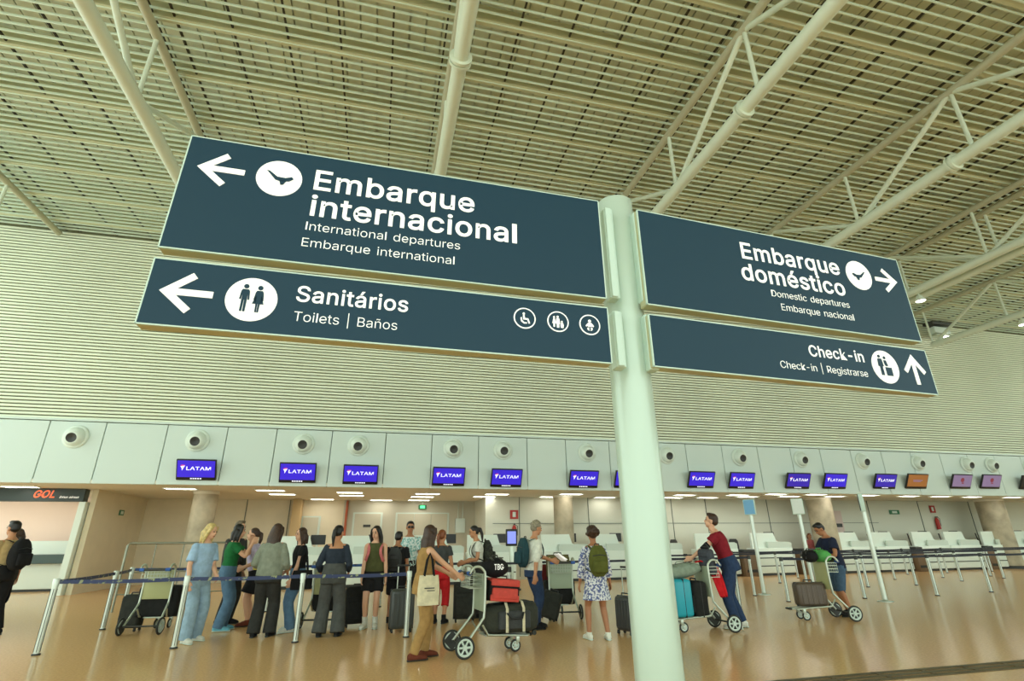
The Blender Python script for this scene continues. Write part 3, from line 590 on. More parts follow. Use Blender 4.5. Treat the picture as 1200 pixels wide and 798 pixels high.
word(t, mk, 'domd', 1.263, 2.028, .383, .438); word(t, mk, 'embn', 1.332, 2.041, .275, .331)
t, mk = sign_panel(BR, .167, 2.727, -.281, .098, 'narrow navy right sign with upward arrow and word Check-in')
arrow(t, mk, 2.542, -.085, .25, .232, .037, 90)
d = disc(t, mk, 2.232, -.092, .134); pict(d, mk, 2.225, -.08, .135, man(-.3)[:1]+[[(-.02, .30), (.16, .30), (.24, -.02), (.14, -.06), (.02, .0)], [(.0, -.12), (.46, -.12), (.46, -.62), (.0, -.62)]], discs=((-.3, .52, .09), (.1, .46, .09)))
word(t, mk, 'chk', 1.502, 2.03, -.073, .012); word(t, mk, 'chkr', 1.211, 2.029, -.192, -.138)

# ================================================================ QUEUE BARRIERS
beltmat = mat('navy_belt_print', (44, 56, 96), .6, scale=11, rgb2=(150, 158, 120))
for _e, _p in zip(beltmat.node_tree.nodes['Color Ramp'].color_ramp.elements, (.40, .43)): _e.position = _p
beltdark = mat('dark_belt', (40, 44, 56), .7)
beltblue = mat('blue_belt', (40, 84, 150), .6, scale=9, rgb2=(26, 40, 70))
def post(x, y, label, group, belts=(), bm=None, h=.95):
    t = thing('barrier_post', label, 'barrier post', (x, y, 0), 0, group)
    m = MB(); m.lathe([(.036, 0), (.036, h-.09)], 20)
    m.build('shaft', M['post'], t, smooth=40)
    g = MB()
    for a in (-.7, -1.9, .6): g.box((.037*math.cos(a-PI*.18), .037*math.sin(a-PI*.18), h*.45), (.006, .006, h*.82))
    g.build('groove', M['dark'], t)
    MB().lathe([(.052, 0), (.052, .018), (.036, .022)], 20).build('base_ring', M['dark'], t, smooth=40)
    MB().lathe([(.042, h-.09), (.042, h-.012), (.036, h), (.001, h+.002)], 20).build('belt_head', M['post'] if bm is not beltdark else M['dark'], t, smooth=40)
    for bx, by in belts:
        d = Vector((bx-x, by-y, 0)); L = d.length; n = Vector((-d.y, d.x, 0)).normalized(); u = d.normalized()
        b = MB(); vs = []; N = 14
        for k in range(N+1):
            f = k/N; p = u*(.045+(L-.09)*f); z = h-.045-.012*math.sin(PI*f)
            for off, dz in ((.0025, .026), (-.0025, .026), (-.0025, -.026), (.0025, -.026)): vs.append(p+n*off+Vector((0, 0, z+dz)))
        fs = [(0, 1, 2, 3), (N*4+3, N*4+2, N*4+1, N*4)]
        for k in range(N):
            for q in range(4): fs.append((k*4+q, k*4+(q+1) % 4, k*4+4+(q+1) % 4, k*4+4+q))
        b.add(vs, fs); b.build('belt', bm or beltmat, t)
    return t
FP = [(-4.36, 9.41), (-2.68, 9.39), (-1.05, 9.37), (.58, 9.33)]
G1 = 'posts of the front queue barrier'
post(*FP[0], 'front barrier post at the far left corner of the queue', G1, [FP[1], (-4.54, 11.74)])
post(*FP[1], 'front barrier post under the hand of the blonde woman', G1, [FP[2]])
post(*FP[2], 'front barrier post left of the woman in wide grey trousers', G1, [FP[3]])
post(*FP[3], 'front barrier post behind the woman pushing the trolley', G1, [])
post(-4.54, 11.74, 'barrier post standing behind the left corner post', G1, [(-4.9, 13.4)])
post(-4.9, 13.4, 'farther barrier post between railing and corner post', G1, [(-2.2, 13.6)], beltblue)
post(-2.2, 13.6, 'barrier post half hidden behind the blonde woman', G1, [(.2, 13.7)], beltblue)
post(.2, 13.7, 'barrier post half hidden behind the woman in the olive top', G1, [(2.03, 13.2)], beltdark)
post(2.03, 13.0, 'barrier post behind the trolley with the red suitcase', G1, [(4.3, 13.2)], beltdark)
post(2.42, 10.05, 'barrier post just left of the man in the white shirt', G1, [], beltdark)
post(4.3, 13.2, 'barrier post behind the woman with the olive backpack', G1, [(6.9, 13.3)], beltdark)
G2 = 'posts of the queue lanes on the right'
RP = {}
rows = [('nearest', [(7.3, 10.3)]), ('second', [(9.55, 11.6), (11.75, 11.6), (13.95, 11.55), (16.1, 11.8), (18.2, 11.8), (20.4, 11.8)]),
        ('third', [(6.9, 13.3), (9.75, 13.05), (12.35, 14.1), (14.55, 14.15), (16.45, 14.2), (19.2, 14.9), (21.8, 15.4)]),
        ('fourth', [(8.1, 16.2), (11.2, 16.0), (13.3, 16.4), (15.6, 16.4), (18.0, 16.3), (20.3, 16.4), (22.6, 16.4), (25.2, 16.6)]),
        ('rearmost', [(12.9, 18.2), (15.6, 18.2), (18.4, 18.2), (20.9, 18.3), (23.2, 18.5), (25.8, 18.6), (28.6, 18.7)])]
for rn, pts in rows:
    for i, (x, y) in enumerate(pts):
        belts = [pts[i+1]] if i+1 < len(pts) and not (rn == 'third' and i == 1) else []
        lab = {'nearest': 'barrier post standing beside the man in the red shirt'}.get(rn, f'{ORD[i]} post from the left in the {rn} row of right hand queue lanes')
        post(x, y, lab, G2, belts, beltdark, .97)
def sign_post(x, y, label, yaw, m, w_=.3, d_=.12, h=2.02):
    t = thing('sign_post', label, 'sign post', (x, y, 0), yaw)
    MB().lathe([(.05, 0), (.05, h)], 20).build('shaft', M['post'], t, smooth=40)
    MB().lathe([(.16, 0), (.16, .015), (.07, .025), (.05, .05)], 28).build('base', M['chrome'], t, smooth=40)
    MB().rbox((0, 0, h+.2), (w_, d_, .42), .012, 2).build('head', M['signedge'], t, smooth=30)
    MB().box((0, -d_/2-.003, h+.2), (w_-.03, .008, .38)).build('face', m, t)
bl = mat('sky_blue_face', (112, 172, 216), .4); wf = mat('white_face', (226, 232, 226), .4)
sign_post(10.15, 13.2, 'slim post with a light blue plate behind the man in red', R(-50), bl)
sign_post(11.4, 12.8, 'slim post with a white plate left of the boy in navy', R(-42), wf)
sign_post(11.6, 10.9, 'slim post with its narrow plate seen edge on right of the boy', R(-133), M['dark'], .26, .1, 2.0)

# queue railing at the left
t = thing('metal_railing', 'thin metal railing between the beige side wall and the queue', 'railing', (-5.2, 14.6, 0))
A, B = Vector((-.35, 0, 0)), Vector((1.9, 0.3, 0))
MB().tube([A, A+Vector((0, 0, 1.38)), A+Vector((.05, 0, 1.42)), B+Vector((-.05, 0, 1.42)), B+Vector((0, 0, 1.38)), B], .025, 10).build('frame', M['railing'], t, smooth=50)
for k in range(1, 4):
    p = A.lerp(B, k/4); MB().tube([p+Vector((0, 0, .35)), p+Vector((0, 0, 1.42))], .014, 8).build('upright', M['railing'], t)
for z in (.35, .8): MB().tube([A+Vector((0, 0, z)), B+Vector((0, 0, z))], .014, 8).build('crossbar', M['railing'], t)

# ================================================================ CHECK-IN COUNTERS
def counter():
    t = thing('checkin_counter', 'c', 'counter', (0, 0, 0), 0, 'white check-in counters')
    MB().rbox((0, .1, .56), (1.78, .6, .94), .02, 2).build('desk', M['white'], t, smooth=30)
    MB().box((0, .13, .05), (1.7, .5, .1)).build('plinth', M['dark'], t)
    MB().prism([(-.88, 1.0), (.55, 1.0), (.55, 1.2), (.32, 1.3), (.22, 1.62), (-.88, 1.62)], -.05, .05, Matrix.Translation((0, .05, 0)) @ FX).build('tall_screen', M['white'], t)
    MB().prism([(-.25, .92), (.9, .92), (.9, 1.22), (.78, 1.27), (-.25, 1.27)], -.04, .04, Matrix.Translation((0, -.12, 0)) @ FX).build('front_shelf', M['offwhite'], t)
    for z in (.36, .66): MB().box((0, -.206, z), (1.74, .012, .035)).build('front_groove', M['dark'], t)
    b = MB().rbox((.45, .55, 1.5), (.5, .05, .32), .01, 1); b.T = Matrix.Translation((-.9, 0, .12)); m = b.build('monitor', M['black'], t)
    MB().tube([(-.45, .5, 1.0), (-.45, .56, 1.55)], .025, 8).build('monitor_arm', M['dark'], t)
    MB().rbox((.45, .4, 1.02), (.55, .2, .03), .008, 1).build('keyboard', M['dark'], t)
    return t
CX = [-9.0+1.1, -5.0, -2.40, -.45, 2.2, 4.12, 6.93, 8.85, 10.9, 13.4, 16.0, 20.2, 22.1, 24.4, 26.25, 28.5, 30.35]
cl = {2: 'white check-in counter behind the woman in the black tee', 3: 'white check-in counter behind the woman in the dark top', 4: 'white check-in counter behind the woman in the olive top',
      5: 'white check-in counter behind the woman with the dark backpack', 6: 'white check-in counter in front of the middle concrete column', 7: 'white check-in counter behind the woman in the patterned dress',
      8: 'white check-in counter just right of the sign pole', 9: 'white check-in counter behind the man in the red shirt', 10: 'white check-in counter right of the light blue plate post'}
p0 = counter(); first = True; rn = 0
for i, x in enumerate(CX):
    if i < 2: continue
    c = p0 if first else copy_tree(p0); first = False
    c.location = (x, 19.9, 0)
    if i in cl: c['label'] = cl[i]
    else:
        c['label'] = ORD[rn]+' white check-in counter to the right of the boy in navy'; rn += 1
def office_chair(x, y, rz, label):
    t = thing('office_chair', label, 'chair', (x, y, 0), rz, 'dark office chairs behind the counters')
    MB().rbox((0, 0, .62), (.5, .48, .09), .03, 3).build('seat', M['black'], t, smooth=40)
    b = MB(); b.loft([[Vector((a*math.cos(2*PI*j/20)*(1 if abs(math.cos(2*PI*j/20)) < .9 else .97), .24+dy+.035*math.sin(2*PI*j/20), z)) for j in range(20)] for a, z, dy in ((.16, .72, 0), (.24, .8, .01), (.26, 1.1, .03), (.25, 1.32, .05), (.18, 1.4, .06))]); b.build('backrest', M['dark'], t, smooth=50)
    MB().tube([(0, .2, .6), (0, .27, .85)], .03, 8).build('back_support', M['black'], t)
    MB().tube([(0, 0, .1), (0, 0, .6)], .03, 10).build('column', M['chrome'], t)
    s = MB()
    for k in range(5): a = 2*PI*k/5; s.tube([(0, 0, .12), (.28*math.cos(a), .28*math.sin(a), .07)], [.028, .018], 8)
    s.build('star_base', M['black'], t)
    for k in range(5): a = 2*PI*k/5; MB().ell((.28*math.cos(a), .28*math.sin(a), .03), .03, nu=8, nv=6).build('caster', M['rubber'], t, smooth=60)
    for q in (-1, 1): MB().tube([(q*.24, -.1, .62), (q*.29, -.08, .82), (q*.29, .15, .82)], .018, 8).build('armrest', M['black'], t)
office_chair(12.3, 20.75, .4, 'dark office chair seen between pole and man in the red shirt')
office_chair(14.3, 20.95, -.2, 'dark office chair just right of the man in the red shirt')
office_chair(15.25, 20.95, .1, 'dark office chair left of the post with the light blue plate')
office_chair(23.25, 21.0, -.3, 'dark office chair beside the counter right of the tall edge-on post')
def low_box(x, y, label, w_=1.0):
    t = thing('baggage_conveyor', label, 'conveyor', (x, y, 0), 0, 'brown baggage conveyors between the counters')
    MB().rbox((0, 0, .45), (w_, 1.0, .9), .02, 2).build('body', M['brownbox'], t, smooth=30)
    MB().rbox((0, 0, .95), (w_*.9, 1.02, .08), .02, 2).build('belt', M['dark'], t)
    MB().box((0, -.51, .2), (w_*.8, .03, .1)).build('bumper', M['rubber'], t)
low_box(14.7, 20.0, 'brown baggage conveyor behind the man in the red shirt', .7)
low_box(17.75, 20.1, 'brown baggage conveyor left of the boy in navy', 1.0)
low_box(23.25, 20.0, 'brown baggage conveyor right of the tall edge-on post', .42)
low_box(27.37, 20.0, 'brown baggage conveyor near the right edge of the photo', .4)
t = thing('checkin_kiosk', 'slim self check-in kiosk with lit blue screen behind the man in white', 'kiosk', (4.15, 16.9, 0), R(-4))
MB().rbox((0, 0, .03), (.5, .42, .06), .02, 2).build('base', M['dark'], t, smooth=30)
MB().rbox((0, .03, .68), (.12, .09, 1.3), .02, 2).build('stand', M['chrome'], t, smooth=30)
MB().rbox((0, 0, 1.5), (.36, .08, .5), .02, 2).build('casing', M['black'], t, smooth=30)
MB().box((0, -.043, 1.5), (.27, .008, .36)).build('display', mat('kiosk_screen', (120, 130, 220), .3, emit=(128, 140, 232), estr=.8), t)

# ================================================================ PEOPLE
def ik(S, T, L1, L2, pole):
    d = T-S; D = min(d.length, (L1+L2)*.999); d.normalize()
    a = (L1*L1-L2*L2+D*D)/(2*D); hgt = math.sqrt(max(L1*L1-a*a, 1e-6))
    p = pole - d*pole.dot(d)
    if p.length < 1e-4: p = Vector((0, 0, -1)) - d*(-d.z)
    return S+d*a+p.normalized()*hgt, S+d*D
def smooth_path(pts, rs, n=3):
    """catmull subdivision of a limb path with radii"""
    P = [Vector(p) for p in pts]; out = []; ro = []
    for i in range(len(P)-1):
        p0 = P[max(i-1, 0)]; p1 = P[i]; p2 = P[i+1]; p3 = P[min(i+2, len(P)-1)]
        for k in range(n):
            t = k/n; t2 = t*t; t3 = t2*t
            out.append(.5*((2*p1)+(p2-p0)*t+(2*p0-5*p1+4*p2-p3)*t2+(3*p1-p0-3*p2+p3)*t3)); ro.append(rs[i]*(1-t)+rs[i+1]*t)
    out.append(P[-1]); ro.append(rs[-1]); return out, ro
class Fig: pass
def person(label, x, y, face, H=1.7, sex='f', skin='mid', hair=('short', 'black'), lean=0, twist=0, head=(0, 0), hands=None, feet=None, top=None, bottom=None, shoes=None, crouch=0, group=None, side=0, elbow=(None, None), faceparts=True, build=1.0):
    """face: world heading in degrees of local +X; hands/feet in local metres (forward, left, up), scaled for a 1.75 m body"""
    s = H/1.75; q = Fig()
    t = thing('person', label, 'person', (x, y, 0), R(face), group); q.root = t
    q.M = Matrix.Translation((x, y, 0)) @ Matrix.Rotation(R(face), 4, 'Z')
    fem = sex == 'f'; kid = sex == 'k'
    hipz = .93-crouch; la = R(lean); sa = R(side)
    FW = Vector((math.cos(la), 0, -math.sin(la))); UP = Vector((math.sin(la), -math.sin(sa), math.cos(la))).normalized()
    tw = R(twist)
    def fr(k):                                       # frame along the spine, k = height over the hip
        a = tw*max(0, min(1, k/.45)); lat = Vector((-math.sin(a)*.98, math.cos(a), 0)); fwd = Vector((FW.x*math.cos(a), math.sin(a), FW.z))
        return Vector((0, 0, hipz))+UP*k, lat, fwd
    hw = .172 if fem else .165; ww = .128 if fem else .146; cw = .150 if fem else .170; sw = .150 if fem else .178
    hw *= build; ww *= build*1.02; cw *= 1+(build-1)*.8
    TS = [(-.12, hw*.97, .118), (-.02, hw, .124), (.10, (hw+ww)/2, .112), (.19, ww, .100), (.30, cw*.96, .112 if not fem else .118), (.37, cw, .118 if not fem else .122), (.45, cw*.98, .102), (.50, sw*.80, .080), (.535, .088, .062), (.56, .060, .056)]
    def ring(k, w_, d_, off=0, n=20):
        c, lt, fw = fr(k); return [c+lt*((w_+off)*math.cos(2*PI*j/n))+fw*((d_+off)*math.sin(2*PI*j/n)) for j in range(n)]
    def tsec(k):
        for (a, w1, d1), (b, w2, d2) in zip(TS, TS[1:]):
            if a <= k <= b: f = (k-a)/(b-a); return w1+(w2-w1)*f, d1+(d2-d1)*f
        return TS[0][1:] if k < TS[0][0] else TS[-1][1:]
    body = MB()
    body.loft([ring(k, a, b) for k, a, b in TS])
    # neck and head
    nb, lt, fw = fr(.54); hy, hp = R(head[0]), R(head[1])
    hd = nb+UP*.055+Vector((.022, 0, .0))
    HM = Matrix.Translation(hd) @ Matrix.Rotation(tw*.4+hy, 4, 'Z') @ Matrix.Rotation(hp, 4, 'Y')
    hc = HM @ Vector((.012, 0, .105)); HR_ = HM.to_3x3(); q.HM = HM @ Matrix.Translation((.012, 0, .105))
    body.limb([nb-UP*.04, hd, HM @ Vector((-.005, 0, .06))], [.060, .053, .056])
    def hp_(v): return q.HM @ Vector(v)
    body.ell(hp_((-.008, 0, .03)), (.096, .076, .092), HR_); body.ell(hp_((.020, 0, -.045)), (.068, .058, .068), HR_)
    body.ell(hp_((.055, 0, -.085)), (.028, .030, .024), HR_)
    body.tube([hp_((.082, 0, .012)), hp_((.102, 0, -.022)), hp_((.092, 0, -.034))], [.010, .016, .010], 8)
    for sgn in (-1, 1): body.ell(hp_((-.005, sgn*.078, -.01)), (.022, .012, .034), HR_)
    # arms
    hands = hands or [(.05, .24, .80), (.05, -.24, .80)]
    q.hand = []; q.arm = []
    for i, sgn in enumerate((1, -1)):
        c, lt, fw = fr(.455); S = c+lt*(sgn*(sw+.012)); T = Vector(hands[i]); T.z -= 0
        pole = Vector(elbow[i]) if elbow[i] else Vector((-.7, sgn*.35, -.5))
        E, Wp = ik(S, T, .285, .255, pole); q.arm.append((S, E, Wp))
        pts, rs = smooth_path([c+lt*(sgn*sw*.6), S, S.lerp(E, .4), E, E.lerp(Wp, .35), Wp], [.062, .054, .046, .038, .039, .026], 3)
        body.limb(pts, rs, 10)
        d = (Wp-E).normalized(); nrm = Vector((0, -sgn, 0))-d*Vector((0, -sgn, 0)).dot(d)
        if nrm.length < .3: nrm = Vector((0, 0, -1))-d*(-d.z)
        nrm.normalize(); lat = d.cross(nrm).normalized()
        if lat.x*1 < 0 and abs(lat.x) > .2: lat = -lat
        pc = Wp+d*.05
        body.tube([Wp-d*.01, Wp+d*.03, Wp+d*.085], [(.030, .020), (.042, .018), (.040, .015)], 12, up=lat)
        for k, (o, L) in enumerate(((.032, .066), (.011, .076), (-.011, .072), (-.031, .056))):
            b0 = Wp+d*.082+lat*o; b1 = b0+d*L*.5+nrm*.008+lat*o*.15; b2 = b1+d*L*.36+nrm*.024
            body.limb([b0-d*.012, b0, b1, b2], [.0105, .0105, .0095, .0085], 8)
        t0 = Wp+d*.03+lat*.036; body.limb([t0, t0+d*.028+lat*.022+nrm*.006, t0+d*.060+lat*.026+nrm*.014], [.013, .011, .009], 8)
        q.hand.append(Wp+d*.09)
    # legs
    feet = feet or [(.02, .10), (-.02, -.10)]
    q.leg = []
    for i, sgn in enumerate((1, -1)):
        f = feet[i]; hipj = Vector((0, sgn*.088, hipz-.03)); yaw = R(f[2]) if len(f) > 2 else R(8*sgn)
        fz = f[3] if len(f) > 3 else 0
        A = Vector((f[0], f[1], .085+fz)); K, A = ik(hipj, A, .425, .415, Vector((math.cos(yaw), math.sin(yaw)*.6, 0.1)))
        q.leg.append((hipj, K, A, yaw))
        pts, rs = smooth_path([hipj+Vector((0, 0, .03)), hipj.lerp(K, .3), hipj.lerp(K, .7), K, K.lerp(A, .3), K.lerp(A, .7), A], [.088, .086, .068, .055, .056, .043, .037], 2)
        body.limb(pts, rs, 12)
        fd = Vector((math.cos(yaw), math.sin(yaw), 0)); z0 = Vector((0, 0, 1))
        base = Vector((A.x, A.y, A.z-.085))
        body.tube([base-fd*.055+z0*.035, base+fd*.03+z0*.04, base+fd*.12+z0*.028, base+fd*.175+z0*.02], [(.032, .03), (.036, .034), (.026, .042), (.016, .034)], 10, up=(0, 0, 1))
    for v in (body,): v.v = [p*s for p in v.v]
    body.build('body', SK[skin], t, remesh=.0095*s if H > 1 else .009, sm_iter=2)
    S3 = Matrix.Scale(s, 4)
    def mk(): m = MB(); m.T = S3; return m
    if faceparts:
        for sgn in (-1, 1):
            mk().ell(hp_((.083, sgn*.030, .012)), (.010, .015, .008), HR_, 10, 6).build('eye', M['black'], t, smooth=60)
            mk().tube([hp_((.088, sgn*.014, .034)), hp_((.088, sgn*.032, .040)), hp_((.078, sgn*.048, .034))], .004, 6).build('eyebrow', HR[hair[1]], t)
        mk().ell(hp_((.088, 0, -.062)), (.008, .024, .007), HR_, 10, 6).build('mouth', M['lip'], t, smooth=60)
    # hair
    st, hcid = hair; hm = HR[hcid]; hb = mk()
    if st != 'none':
        hb.ell(hp_((-.020, 0, .050)), (.094, .085, .086), HR_); hb.ell(hp_((-.045, 0, .005)), (.072, .078, .075), HR_)
        if st == 'short': hb.ell(hp_((.030, 0, .108)), (.058, .06, .028), HR_)
        if st in ('long', 'half'):
            L = .34 if st == 'long' else .16
            rings = []
            for k in range(9):
                f = k/8; z = .06-f*(L+.06); c = HM @ Vector((.012-.052-.035*min(1, f*2), 0, .105+z))
                if f > .3: c = Vector((min(c.x, hc.x-.085-.02*f), c.y, c.z))
                wv = .082+.022*math.sin(PI*min(1, f*1.2)); dv = .05-.018*f
                rings.append([c+HR_ @ Vector((dv*math.sin(2*PI*j/16), wv*math.cos(2*PI*j/16), 0)) for j in range(16)])
            hb.loft(rings)
            for sgn in (-1, 1):
                hb.tube([hp_((.045, sgn*.058, .085)), hp_((.030, sgn*.084, .0)), hp_((-.005, sgn*.088, -.10)), hp_((.0, sgn*.092, -.10-L*.55))], [.024, .026, .030, .016], 8)
                hb.tube([hp_((-.03, sgn*.075, .02)), hp_((-.05, sgn*.088, -.10)), hp_((-.06, sgn*.085, -.08-L*.7))], [.03, .034, .018], 8)
        if st == 'pony':
            hb.tube([hp_((-.10, 0, .05)), hp_((-.15, 0, .03)), hp_((-.165, 0, -.08)), hp_((-.14, 0, -.24))], [.028, .036, .036, .012], 10)
        if st == 'curly':
            rr = random.Random(3)
            for k in range(70):
                a, b = rr.uniform(0, 2*PI), rr.uniform(-.35, 1.5); v = Vector((-.02+.105*math.cos(b)*math.cos(a), .10*math.cos(b)*math.sin(a), .035+.10*math.sin(b)))
                if v.x > .055 and v.z < .075: continue
                hb.ell(hp_(v), rr.uniform(.026, .036), nu=8, nv=6)
        if st == 'wavy':
            rr = random.Random(5)
            for k in range(40):
                a, b = rr.uniform(0, 2*PI), rr.uniform(-.2, 1.5); v = Vector((-.02+.092*math.cos(b)*math.cos(a), .085*math.cos(b)*math.sin(a), .042+.09*math.sin(b)))
                if v.x > .05 and v.z < .085: continue
                hb.ell(hp_(v), rr.uniform(.016, .026), nu=8, nv=6)
        hb.build('hair', hm, t, remesh=.010*s, sm_iter=2 if st in ('curly', 'wavy') else 4)
    # clothing
    if top:
        off = top.get('off', .014); hem = top.get('hem', -.06); b = mk(); ks = [hem]+[k for k, _, _ in TS if hem+.03 < k < .515]+[.515]
        if top.get('low'): ks = [k for k in ks if k < .44]+[.44]
        b.loft([ring(k, tsec(max(k, -.12))[0], tsec(max(k, -.12))[1], off+top.get('flare', 0)*max(0, (.2-k))+(.014 if top.get('loose') and .05 < k < .3 else 0)) for k in ks])
        sl = top.get('sleeve', .5)
        for i, sgn in enumerate((1, -1)):
            S, E, Wp = q.arm[i]; c, l2, f2 = fr(.45)
            inner = c+l2*(sgn*sw*.55)
            if sl <= 0:
                b.tube([fr(.40)[0]+l2*(sgn*sw*.62)+f2*.01, fr(.50)[0]+l2*(sgn*sw*.62), fr(.525)[0]+l2*(sgn*.09)], [.06, .045, .03], 10); continue
            loose = top.get('sloose', .012)
            if sl <= 1:
                e = S.lerp(E, sl); pts, rs = [inner, S, S.lerp(e, .5), e], [.066, .060+loose*.3, .056+loose, .052+loose*1.5]
            else:
                e = E.lerp(Wp, sl-1); pts, rs = [inner, S, S.lerp(E, .5), E, E.lerp(e, .5), e], [.066, .060, .054+loose, .047+loose, .045+loose, .034+loose]
            b.tube(pts, rs, 12); b.ell(pts[1], rs[1]); 
            if sl > 1: b.ell(E, .047+loose)
        o = b.build(top.get('name', 'shirt'), top['m'], t, remesh=.0105*s, sm_iter=3, label=top.get('label'))
        if top.get('skirt'):
            z1, w1, w0 = top['skirt']; b = mk(); rings = []
            mid = lambda z: (q.leg[0][0].lerp(q.leg[0][1], .5)+q.leg[1][0].lerp(q.leg[1][1], .5))*.5
            for k in range(8):
                f = k/7; z = hipz+.12-f*(hipz+.12-z1); c = Vector((0, 0, z)); ww_ = .148+(w1-.148)*f
                rings.append([c+Vector((ww_*.86*math.sin(2*PI*j/36)*(1+w0*f*math.cos(9*2*PI*j/36)), ww_*math.cos(2*PI*j/36)*(1+w0*f*math.cos(9*2*PI*j/36)), 0)) for j in range(36)])
            b.loft(rings); b.build('skirt', top['m'], t, smooth=60)
    if bottom:
        off = bottom.get('off', .012); wz = bottom.get('waist', .12); b = mk(); ln = bottom.get('len', 1.0)
        b.loft([ring(k, *tsec(k), off+.010) for k in (-.12, -.06, -.02, .06, wz)])
        for i in (0, 1):
            hipj, K, A, yaw = q.leg[i]; fl = bottom.get('flare', 0); kn = .062+off+fl*.45; an = .05+off+fl; th = .094+off*.6+fl*.1
            if ln >= 1:
                e = A+Vector((0, 0, -.03 if fl > .02 else .0)); pts, rs = [hipj+Vector((0, 0, .02)), hipj.lerp(K, .5), K, K.lerp(e, .5), e], [th, .082+off+fl*.25, kn, (kn+an)/2, an]
            elif ln > .5:
                e = K.lerp(A, (ln-.5)*2); pts, rs = [hipj+Vector((0, 0, .02)), hipj.lerp(K, .5), K, e], [th, .082+off+fl*.3, kn, kn]
            else:
                e = hipj.lerp(K, ln*2); pts, rs = [hipj+Vector((0, 0, .02)), hipj.lerp(e, .5), e], [th, .088+off+fl*.3, .08+off+fl*.6]
            pts, rs = smooth_path(pts, rs, 2); b.tube(pts, rs, 14)
        b.build(bottom.get('name', 'trousers'), bottom['m'], t, remesh=.011*s, sm_iter=3, label=bottom.get('label'))
    if shoes:
        for i in (0, 1):
            hipj, K, A, yaw = q.leg[i]; fd = Vector((math.cos(yaw), math.sin(yaw), 0)); z0 = Vector((0, 0, 1)); base = Vector((A.x, A.y, A.z-.085)); b = mk(); hi = shoes.get('high', .03)
            b.tube([base-fd*.080+z0*.05, base-fd*.06+z0*.05, base+fd*.02+z0*.056, base+fd*.10+z0*.044, base+fd*.17+z0*.034, base+fd*.20+z0*.03], [(.030, .022), (.046, .040), (.052, .044), (.040, .050), (.030, .046), (.014, .026)], 14, up=(0, 0, 1))
            b.tube([base+z0*.06, base+z0*(.085+hi)], [.047, .048], 12)
            o = b.build('shoe', shoes['m'], t, remesh=.010*s, sm_iter=2)
            sb = mk(); sb.tube([base-fd*.082+z0*.012, base-fd*.06+z0*.012, base+fd*.03+z0*.012, base+fd*.12+z0*.012, base+fd*.18+z0*.012, base+fd*.207+z0*.012], [(.012, .022), (.012, .042), (.012, .044), (.012, .052), (.012, .046), (.012, .024)], 12, up=(0, 0, 1)); sb.build('sole', shoes.get('sole', M['offwhite']), o)
            if shoes.get('sock'):
                b = mk(); b.tube([base+z0*.07, A.lerp(K, shoes.get('sockh', .22))], [.044, .050], 12); b.build('sock', shoes['sock'], t, smooth=50)
    q.s = s; q.fr = fr; q.t = t
    q.torso = lambda k=.28: q.M @ Matrix.Scale(s, 4) @ Matrix.Translation(fr(k)[0]) @ Matrix.Rotation(la, 4, 'Y') @ Matrix.Rotation(tw*min(1, k/.45), 4, 'Z')
    q.world = lambda v: q.M @ (Vector(v)*s)
    q.local = lambda v: (q.M.inverted() @ Vector(v))/s
    return q
def to_local(x, y, face, H, pt):
    return tuple((Matrix.Translation((x, y, 0)) @ Matrix.Rotation(R(face), 4, 'Z')).inverted() @ Vector(pt) / (H/1.75))

def rigid(Mw):
    """drop the scale of a frame, keep place and turn"""
    l, r, sc = Mw.decompose(); return Matrix.Translation(l) @ r.to_matrix().to_4x4()
def backpack(q, label, m, w_=.30, h_=.44, d_=.17, m2=None, k=.28, straps=True, gap=.0):
    F = rigid(q.torso(k)); s = q.s
    t = thing('backpack', label, 'backpack', mw=F @ Matrix.Translation((-(.125*s+d_/2+gap), 0, -h_*.5)), group=None)
    b = MB(); rings = []
    for i in range(11):
        f = i/10; z = h_*f; e = math.sin(PI*min(1, max(0, f*.94+.03)))**.35; dd = d_/2*e*(1.08-.25*f); ww = w_/2*e*(1.0-.10*f)
        def sup(a): c_, s_ = math.cos(a), math.sin(a); return (abs(c_)**.6*(1 if c_ > 0 else -1), abs(s_)**.6*(1 if s_ > 0 else -1))
        rings.append([Vector((dd*sup(2*PI*j/24)[0], ww*sup(2*PI*j/24)[1], z)) for j in range(24)])
    b.loft(rings); b.build('main_body', m, t, smooth=50)
    MB().rbox((-d_/2-.012, 0, h_*.32), (.06, w_*.74, h_*.40), .03, 3).build('front_pocket', m2 or m, t, smooth=40)
    MB().tube([(-d_*.42, -w_*.36, h_*.66), (-d_*.52, 0, h_*.70), (-d_*.42, w_*.36, h_*.66)], .006, 6).build('zipper', M['black'], t)
    MB().tube([(d_*.2, -.045, h_*.97), (d_*.2, -.03, h_*1.05), (d_*.2, .03, h_*1.05), (d_*.2, .045, h_*.97)], .009, 6).build('top_handle', M['black'], t)
    if straps:
        X = .125*s+d_/2+gap; zc = h_*.5
        for sg in (-1, 1):
            pts = [(d_*.4, sg*.085, h_*.90), (X-.03, sg*.105, zc+.235*s), (X+.075*s, sg*.108, zc+.19*s), (X+.140*s, sg*.11, zc+.06*s), (X+.10*s, sg*.155*s, zc-.06*s), (X-.02, sg*.172*s, zc-.12*s), (d_*.4, sg*.11, h_*.14)]
            pts, rs = smooth_path(pts, [1]*len(pts), 3)
            MB().tube(pts, [(.006, .026)]*len(pts), 8, up=(0, 0, 1)).build('strap', m, t, smooth=50)
    return t

